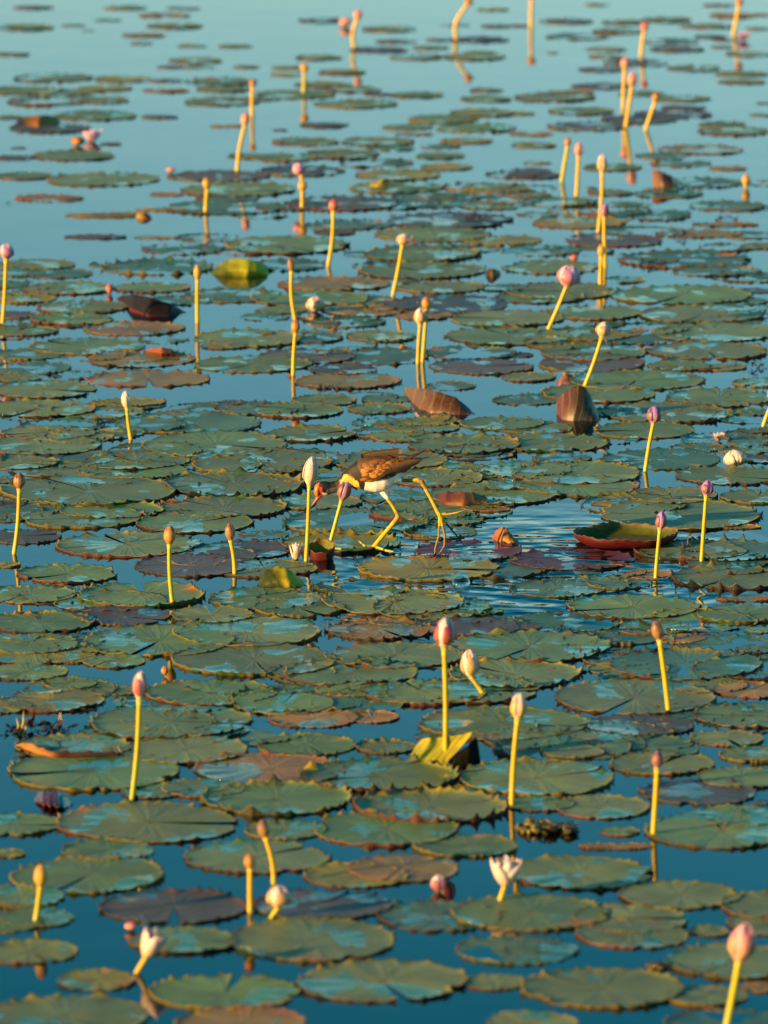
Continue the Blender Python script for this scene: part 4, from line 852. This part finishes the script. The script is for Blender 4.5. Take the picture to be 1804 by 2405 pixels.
# grass blades
root = empty('grass_tuft', ground(*src('D', 135, 325))); tag(root, 'three thin yellow grass blades poking out of dark leaf scraps', 'grass')
for (x0, x1, y1) in ((118, 105, 220), (136, 153, 172), (152, 166, 268)):
    b0 = ground(*src('D', x0, 325)); b1 = onplane(*src('D', x1, y1), b0.y)
    V, Fc, UV = tube([b0, b0.lerp(b1, .5) + Vector((.002, 0, 0)), b1], [(.0020, .0005), (.0016, .0005), (.0002, .0002)], 6)
    mesh_obj('blade', [tuple(v - root.location) for v in V], Fc, STEM, root, cols=np.tile((.45, .34, .06), (len(V), 1)), uvs=UV)
# air bubble on the rippled water
m, nt, b = new_mat('bubble_film'); nt.nodes.remove(b)
tr = N_(nt, 'ShaderNodeBsdfTransparent'); gl = N_(nt, 'ShaderNodeBsdfGlossy'); gl.inputs['Roughness'].default_value = 0.02
fr = N_(nt, 'ShaderNodeLayerWeight'); fr.inputs[0].default_value = 0.35
mx = N_(nt, 'ShaderNodeMixShader'); nt.links.new(fr.outputs['Facing'], mx.inputs[0]); nt.links.new(tr.outputs[0], mx.inputs[1]); nt.links.new(gl.outputs[0], mx.inputs[2])
nt.links.new(mx.outputs[0], nt.nodes['Material Output'].inputs[0])
c = ground(*src('H', 1335, 465)); rb = 62 / TS * mpp(c)
V, Fc = [], []
for j in range(9):
    a = j / 8 * math.pi / 2
    for k in range(28):
        V.append((rb * math.cos(a) * math.cos(k / 28 * 6.2832), rb * math.cos(a) * math.sin(k / 28 * 6.2832), rb * .95 * math.sin(a)))
for j in range(8):
    for k in range(28): Fc.append((j * 28 + k, j * 28 + (k + 1) % 28, (j + 1) * 28 + (k + 1) % 28, (j + 1) * 28 + k))
o = mesh_obj('air_bubble', V, Fc, m, loc=c + Vector((0, 0, 0.0005))); tag(o, 'clear round air bubble on the rippled water', 'bubble'); lm('clear air bubble', 'H', 1335, 480)

# ------------------------------------------------------------------ the jacana
BX, BY, BS = 680, 1020, 3.95
foot = ground(BX + 790 / BS, BY + 1055 / BS, 0.006); YB = foot.y
mB = mpp(foot) / BS                                   # metres per unit of the bird drawing
def bt(x, y, dy=0.0): return onplane(BX + x / BS, BY + y / BS, YB + dy)
bird = empty('jacana', foot)
tag(bird, 'brown and white jacana wading left with lowered red-shielded head and long yellow toes', 'bird'); LANDMARKS.append(('wading bird', BX + 850 / BS, BY + 1060 / BS))
RINGS = [(610, 375, 118), (660, 368, 140), (720, 366, 156), (800, 371, 168), (880, 366, 160), (950, 348, 138), (1010, 325, 108), (1070, 300, 80), (1130, 272, 52), (1180, 252, 30), (1215, 240, 14)]
V, Fc = [], []
def addtube(path, rad, n=14):
    v, f, _ = tube(path, rad, n); o0 = len(V); V.extend(v); Fc.extend([tuple(i + o0 for i in q) for q in f])
addtube([bt(x, y) for x, y, h in [(560, 395, 60)] + RINGS], [(w * mB * 1.0, h * mB) if False else (h * mB * 0.78, h * mB) for x, y, h in [(560, 395, 70)] + RINGS], 28)
# tube() puts the first radius along Y x tangent (vertical); make sure heights are vertical
V.clear(); Fc.clear()
def addring(rings, n=28, wf=0.76):
    o0 = len(V)
    for k, (x, y, h, ang) in enumerate(rings):
        c = bt(x, y); ca, sa = math.cos(R(ang)), math.sin(R(ang))
        for i in range(n):
            w = 2 * math.pi * i / n
            u = math.sin(w) * h * mB; V.append(c + Vector((sa * u, math.copysign(abs(math.cos(w)) ** 0.6, math.cos(w)) * h * wf * mB, ca * u)))
    for k in range(len(rings) - 1):
        for i in range(n):
            Fc.append((o0 + k * n + i, o0 + k * n + (i + 1) % n, o0 + (k + 1) * n + (i + 1) % n, o0 + (k + 1) * n + i))
    Fc.append(tuple(o0 + i for i in range(n))[::-1]); Fc.append(tuple(o0 + (len(rings) - 1) * n + i for i in range(n)))
# body, neck and head
addring([(500, 438, 52, -25), (540, 415, 78, -20), (575, 395, 98, -12)] + [(x, y, h, 0) for x, y, h in RINGS])
addring([(345, 505, 46, -10), (385, 500, 50, -8), (430, 490, 50, -12), (475, 465, 58, -25), (525, 430, 78, -30), (570, 400, 90, -20)], 20, 0.85)
addring([(262, 545, 22, -60), (272, 525, 48, -45), (292, 508, 64, -30), (320, 502, 70, -15), (352, 500, 66, -5), (385, 500, 52, 0)], 20, 0.74)
def leg(pts, rad, dys=None, n=12):
    P_ = [bt(x, y, (dys[i] if dys else 0)) for i, (x, y) in enumerate(pts)]
    addtube(P_, [r_ * mB for r_ in rad], n)
DN, DF_ = -0.010, -0.019
leg([(850, 470), (865, 530), (890, 570), (905, 590), (955, 660), (1003, 745)], [40, 36, 25, 19, 17, 20], [-.002, -.004, -.007, DN, DN, DN])
leg([(1003, 742), (1010, 765), (985, 800), (900, 900), (830, 985), (782, 1042)], [19, 27, 23, 21, 21, 20], [DN] * 6)
leg([(900, 410), (960, 418), (1010, 424), (1060, 428), (1150, 428), (1200, 425)], [30, 42, 28, 18, 17, 22], [-.003, -.008, -.014, DF_, DF_, DF_])
leg([(1190, 427), (1225, 438), (1255, 490), (1320, 610), (1375, 720), (1398, 752)], [24, 26, 20, 18, 21, 24], [DF_] * 6)
# toes in the air / dipping into the water (trailing foot)
leg([(1395, 745), (1390, 830), (1385, 950), (1352, 1060), (1350, 1120)], [17, 12, 12, 10, 7], [DF_, DF_, DF_ - .004, DF_ - .006, DF_ - .006])
leg([(1402, 750), (1418, 840), (1442, 940), (1438, 1035), (1388, 1112)], [17, 12, 13, 11, 7], [DF_, DF_, DF_ - .002, DF_ - .004, DF_ - .006])
leg([(1408, 760), (1450, 820), (1520, 905), (1590, 990), (1645, 1062)], [15, 10, 9, 8, 5], [DF_, DF_ + .004, DF_ + .01, DF_ + .02, DF_ + .03])
leg([(1405, 742), (1470, 742), (1540, 730), (1640, 700)], [15, 11, 9, 3], [DF_] * 4)
def toe(pts, rad):                                 # toes that lie flat on the pad
    P_ = [ground(BX + x / BS, BY + y / BS, 0.0085) for x, y in pts]; P_[0].y = YB + DN * 0.3
    addtube(P_, [r_ * mB for r_ in rad], 12)
toe([(785, 1045), (700, 1062), (620, 1076), (500, 1066), (420, 1058)], [19, 14, 13, 12, 8])
toe([(780, 1045), (715, 1050), (680, 1020), (645, 992)], [16, 12, 10, 7])
toe([(790, 1045), (850, 1062), (910, 1082), (970, 1088)], [17, 13, 12, 8])
toe([(788, 1048), (815, 1052), (830, 1020), (835, 985)], [16, 11, 9, 5])
raw = mesh_obj('raw_bird', [tuple(v - foot) for v in V], Fc, PLUME)
md = raw.modifiers.new('r', 'REMESH'); md.mode = 'VOXEL'; md.voxel_size = 0.0011
md2 = raw.modifiers.new('s', 'SMOOTH'); md2.factor = 0.5; md2.iterations = 5
dg = bpy.context.evaluated_depsgraph_get()
bm_ = bpy.data.meshes.new_from_object(raw.evaluated_get(dg)); bpy.data.objects.remove(raw)
bm_.name = 'body'; nV = len(bm_.vertices)
co = np.empty(nV * 3); bm_.vertices.foreach_get('co', co); co = co.reshape(-1, 3)
# back to the side drawing's units
p00 = bt(0, 0) - foot; p10 = bt(100, 0) - foot; p01 = bt(0, 100) - foot
dx = (co[:, 0] - p00.x) / (p10.x - p00.x) * 100; dz = (co[:, 2] - p00.z) / (p01.z - p00.z) * 100
def inpoly(px, py, poly):
    r_ = np.zeros(len(px), bool); n = len(poly)
    for i in range(n):
        x1, y1 = poly[i]; x2, y2 = poly[(i + 1) % n]
        c_ = ((y1 > py) != (y2 > py)) & (px < (x2 - x1) * (py - y1) / (y2 - y1 + 1e-9) + x1); r_ ^= c_
    return r_
nz = snoise(dx / 100, dz / 100, 9, 3) * 9; nz2 = snoise(dx / 100, dz / 100, 25, 4) * 6
X_, Z_ = dx + nz * .6, dz + nz2
Cb = np.tile(np.array((.24, .11, .035)), (nV, 1))
def paint(poly, c): Cb[inpoly(X_, Z_, poly)] = c
paint([(560, 180), (1300, 180), (1300, 300), (900, 380), (650, 430), (560, 300)], (.10, .045, .015))
paint([(645, 440), (700, 432), (800, 420), (880, 380), (960, 350), (1060, 330), (1180, 262), (1230, 280), (1100, 420), (1040, 470), (1040, 500), (960, 560), (930, 600), (840, 600), (700, 560), (640, 500)], (.92, .86, .76))
paint([(430, 300), (620, 200), (640, 300), (700, 440), (690, 520), (640, 480), (620, 420), (560, 350), (470, 420), (400, 440)], (.022, .016, .012))
paint([(475, 430), (500, 368), (535, 362), (640, 428), (650, 480), (600, 476), (520, 470), (470, 470)], (.80, .48, .08))
paint([(560, 470), (650, 482), (700, 530), (640, 520)], (.30, .18, .08))
paint([(330, 470), (400, 478), (480, 470), (500, 500), (480, 560), (330, 600)], (.075, .065, .058))
paint([(225, 400), (440, 400), (470, 440), (440, 478), (395, 492), (345, 500), (320, 540), (295, 545), (240, 480)], (.010, .007, .007))
paint([(285, 540), (345, 520), (350, 590), (300, 610)], (.50, .40, .28))
head_low = (dx < 300) & (dz > 480) & (dz < 640); Cb[head_low] = (.40, .03, .01)
legm = ((dz > 585) | ((dx > 1040) & (dz > 385))) & (dx > 395)
Cb[legm] = (.62, .42, .02)
Cb[(dx > 1040) & (dx < 1145) & (dz > 390) & (dz < 460)] = (.12, .10, .03)
joint = legm & ((np.hypot(dx - 1005, dz - 765) < 60) | (np.hypot(dx - 1225, dz - 440) < 60)); Cb[joint] = (.42, .25, .03)
Cb[legm & (dz > 830) & (dx > 1330)] = (.26, .18, .05)
Cb[legm & (dx > 1450) & (dz > 800)] = (.07, .05, .03)
Cb[legm & (dx > 1560) & (dz < 760)] = (.60, .30, .06)
ca = bm_.color_attributes.new('tint', 'FLOAT_COLOR', 'POINT'); c4 = np.ones((nV, 4), np.float32); c4[:, :3] = Cb
ca.data.foreach_set('color', c4.ravel())
bm_.materials.clear(); bm_.materials.append(PLUME)
bm_.polygons.foreach_set('use_smooth', [True] * len(bm_.polygons))
uvl = bm_.uv_layers.new(name='UVMap'); li = np.empty(len(bm_.loops), np.int32); bm_.loops.foreach_get('vertex_index', li)
uvl.data.foreach_set('uv', np.stack([dz / 150, dx / 150], -1)[li].astype(np.float32).ravel())
ob = bpy.data.objects.new('body', bm_); COL.objects.link(ob); ob.parent = bird

def side_y(x, y):                                   # half width of the body at a drawing point
    for (x0, y0, h0), (x1, y1, h1) in zip(RINGS, RINGS[1:]):
        if x0 <= x <= x1:
            k = (x - x0) / (x1 - x0); c = y0 + (y1 - y0) * k; h = h0 + (h1 - h0) * k
            q = max(0.0, 1 - ((y - c) / h) ** 2); return q ** 0.3 * h * 0.76 * mB
    return 0.004
def feather(fv, ff, fc, fu, x, y, ang, L_, W, side, off, col, tip):
    o0 = len(fv); nn = 7
    for j in range(nn):
        t = j / (nn - 1); wd = W * (0.35 + 0.65 * math.sin(math.pi * min(1, .15 + .72 * t))) * (1 - .6 * max(0, t - .75) / .25)
        for s in (-1, 0, 1):
            ax_, ay_ = x + math.cos(ang) * L_ * t - math.sin(ang) * wd * s, y + math.sin(ang) * L_ * t + math.cos(ang) * wd * s
            sy_ = side_y(min(max(ax_, 612), 1212), ay_)
            p = bt(ax_, ay_, 0); yy = side * (sy_ + off + 0.0016 * t + (0.0004 if s == 0 else 0))
            fv.append((p.x - foot.x, p.y - foot.y + yy, p.z - foot.z))
            fc.append(mixc(col, tip, (t - .5) * 1.5 + (0.25 if s else -0.3))); fu.append(((s + 1) / 2, t))
    for j in range(nn - 1):
        for s in range(2):
            a = o0 + j * 3 + s; ff.append((a, a + 1, a + 4, a + 3))
rf = random.Random(3)
for side in (-1, 1):
    fv, ff, fc, fu = [], [], [], []
    for row in range(9):
        n = 13
        for k in range(n):
            u = k / (n - 1)
            x = 665 + u * 385 + rf.uniform(-10, 10) + (18 if row < 3 else 0)
            ylow = 425 - 30 * u - 75 * max(0, u - .35)
            yhi = 262 - 40 * min(1, u * 2.5) + 10 * u
            y = yhi + (ylow - 26 - yhi) * (row / 8) + rf.uniform(-6, 6)
            bright = rf.random()
            col = mixc((.34, .115, .014), (.60, .24, .02), bright) if rf.random() > .25 else (.06, .028, .012)
            if row < 2 or u > .75: col = mixc(col, (.07, .03, .012), .65)
            if row > 6: col = mixc(col, (.10, .045, .015), .4)
            feather(fv, ff, fc, fu, x, y, R(rf.uniform(-14, 8)) - 0.12 * u, rf.uniform(62, 85), rf.uniform(13, 19), side, 0.0010 + 0.0018 * (1 - u) * 0 + 0.0004 * ((row + k) % 3), col, (.055, .022, .010))
    o = mesh_obj('wing_coverts', fv, ff, PLUME, bird, cols=np.array(fc), uvs=fu); o['kind'] = 'stuff'
    for (x, y, a, L_, W, c_) in ((880, 352, -16, 330, 15, (.05, .03, .02)), (900, 330, -15, 330, 15, (.06, .035, .02)), (920, 305, -13, 320, 15, (.12, .06, .02)), (930, 280, -11, 300, 15, (.16, .08, .025)), (820, 372, -14, 190, 13, (.05, .03, .015)), (760, 395, -8, 150, 11, (.05, .03, .015))):
        fv, ff, fc, fu = [], [], [], []
        feather(fv, ff, fc, fu, x, y, R(a), L_, W, side, 0.0030, c_, (.02, .012, .01))
        mesh_obj('wing_feather', fv, ff, PLUME, bird, cols=np.array(fc), uvs=fu)
# tail feathers
for (pts, r_) in (([(1080, 235), (1160, 200), (1230, 163), (1262, 150)], 20), ([(1060, 225), (1140, 195), (1210, 172), (1245, 160)], 18), ([(1150, 265), (1200, 235), (1260, 218), (1302, 214)], 15), ([(960, 195), (1060, 190), (1160, 200), (1200, 190)], 14)):
    v, f, u_ = tube([bt(x, y) for x, y in pts], [(r_ * mB * .5, r_ * mB * 1.0), (r_ * mB * .5, r_ * mB), (r_ * mB * .4, r_ * mB * .7), (.0003, .0003)], 12)
    mesh_obj('tail_feather', [tuple(q - foot) for q in v], f, PLUME, bird, cols=np.tile((.035, .02, .014), (len(v), 1)), uvs=u_)
# far wing held slightly above the back
v, f, u_ = [], [], []
top = [(662, 182), (760, 158), (880, 142), (1000, 130), (1043, 128)]; bot = [(668, 222), (760, 222), (880, 215), (1000, 212), (1030, 205)]
for i in range(13):
    a_ = lerp_poly(top, i / 12); b_ = lerp_poly(bot, i / 12)
    for j in range(5):
        q = bt(a_[0] + (b_[0] - a_[0]) * j / 4, a_[1] + (b_[1] - a_[1]) * j / 4, 0.012 - 0.002 * math.sin(j / 4 * 3.14)); v.append(q - foot); u_.append((j / 4, i / 12))
n0 = len(v); v += [q + Vector((0, .0016, 0)) for q in v]; u_ += u_
for i in range(12):
    for j in range(4):
        a = i * 5 + j; f.append((a, a + 1, a + 6, a + 5)); f.append((n0 + a, n0 + a + 5, n0 + a + 6, n0 + a + 1))
rg = [i * 5 for i in range(13)] + [60 + j for j in range(1, 5)] + [i * 5 + 4 for i in range(11, -1, -1)] + [3, 2, 1]
for a, b in zip(rg, rg[1:] + rg[:1]): f.append((a, n0 + a, n0 + b, b))
mesh_obj('far_wing', v, f, PLUME, bird, cols=np.tile((.085, .055, .02), (len(v), 1)), uvs=u_)
# bill, frontal shield, eye
v, f, u_ = tube([bt(290, 560), bt(262, 592), bt(235, 630), bt(212, 660), bt(198, 676)], [(28 * mB, 30 * mB), (20 * mB, 24 * mB), (14 * mB, 17 * mB), (9 * mB, 10 * mB), (2 * mB, 3 * mB)], 14)
mesh_obj('bill', [tuple(q - foot) for q in v], f, HORN, bird, cols=np.array([mixc((.60, .06, .02), (.10, .03, .02), w[1] * 2.0 - .1) for w in u_]), uvs=u_)
v, f, u_ = tube([bt(285, 452), bt(266, 480), bt(256, 515), bt(258, 550), bt(268, 582)], [(14 * mB, 30 * mB), (28 * mB, 44 * mB), (31 * mB, 50 * mB), (26 * mB, 42 * mB), (12 * mB, 24 * mB)], 16)
mesh_obj('frontal_shield', [tuple(q - foot) for q in v], f, HORN, bird, cols=np.array([mixc((.85, .035, .01), (.85, .30, .03), math.sin(w[0] * 6.28 * 1.5) * .5 + .1) for w in u_]), uvs=u_)
for side in (-1, 1):
    bmx = bmesh.new(); bmesh.ops.create_uvsphere(bmx, u_segments=16, v_segments=10, radius=14 * mB)
    me = bpy.data.meshes.new('eye'); bmx.to_mesh(me); bmx.free(); em, ent, eb = (bpy.data.materials.get('eye_gloss'), None, None)
    if em is None:
        em, ent, eb = new_mat('eye_gloss'); eb.inputs['Base Color'].default_value = (.02, .008, .004, 1); eb.inputs['Roughness'].default_value = .05
    me.materials.append(em); me.polygons.foreach_set('use_smooth', [True] * len(me.polygons))
    o = bpy.data.objects.new('eye', me); COL.objects.link(o); o.parent = bird; o.location = bt(318, 520) - foot + Vector((0, side * 50 * mB, 0))
    if side < 0: o['label'] = 'dark glossy eye behind the red shield'

# ------------------------------------------------------------------ labels of the pads, from what they lie beside
NAMES = dict(g=['green'], t=['sunken teal'], p=['dark purplish'], o=['orange-tinged'], y=['yellowish'], r=['submerged dark red'])
RANK = ['nearest', 'second nearest', 'third nearest', 'fourth nearest', 'fifth nearest', 'sixth nearest', 'seventh nearest', 'eighth nearest']
LMs = [l for l in LANDMARKS if -20 < l[1] < 1824 and -20 < l[2] < 2425]
table = {}
for li_, (s, lx, ly) in enumerate(LMs):
    quads = {'left of': [], 'right of': [], 'in front of': [], 'behind': []}
    for d in pads:
        ex, ey = d['px'] - lx, (d['py'] - ly) * 4.5
        q = ('right of' if ex > 0 else 'left of') if abs(ex) > abs(ey) else ('in front of' if ey > 0 else 'behind')
        quads[q].append((math.hypot(ex, ey), d['id']))
    for q, lst in quads.items():
        lst.sort()
        for rk, (dist, i) in enumerate(lst): table.setdefault(i, []).append((rk + dist / 400, rk, q, s))
for d in pads:
    if d['id'] not in single: continue
    sc_, rk, q, s = min(table[d['id']])
    nm = NAMES[d['kind']][d['id'] % len(NAMES[d['kind']])]
    rk_s = RANK[rk] if rk < len(RANK) else 'farther one'
    lb = f"{nm} lily pad, {rk_s} {q} the {s}"
    if len(lb.replace('-', ' ').split()) > 15: lb = f"{nm} pad, {rk_s.replace(' nearest', '')} {q} the {s}" if rk else f"{nm} pad just {q} the {s}"
    tag(d['obj'], lb, 'lily pad', 'lily pads floating on the pond')
print('PADS', len(pads), 'single', len(single), 'landmarks', len(LMs))
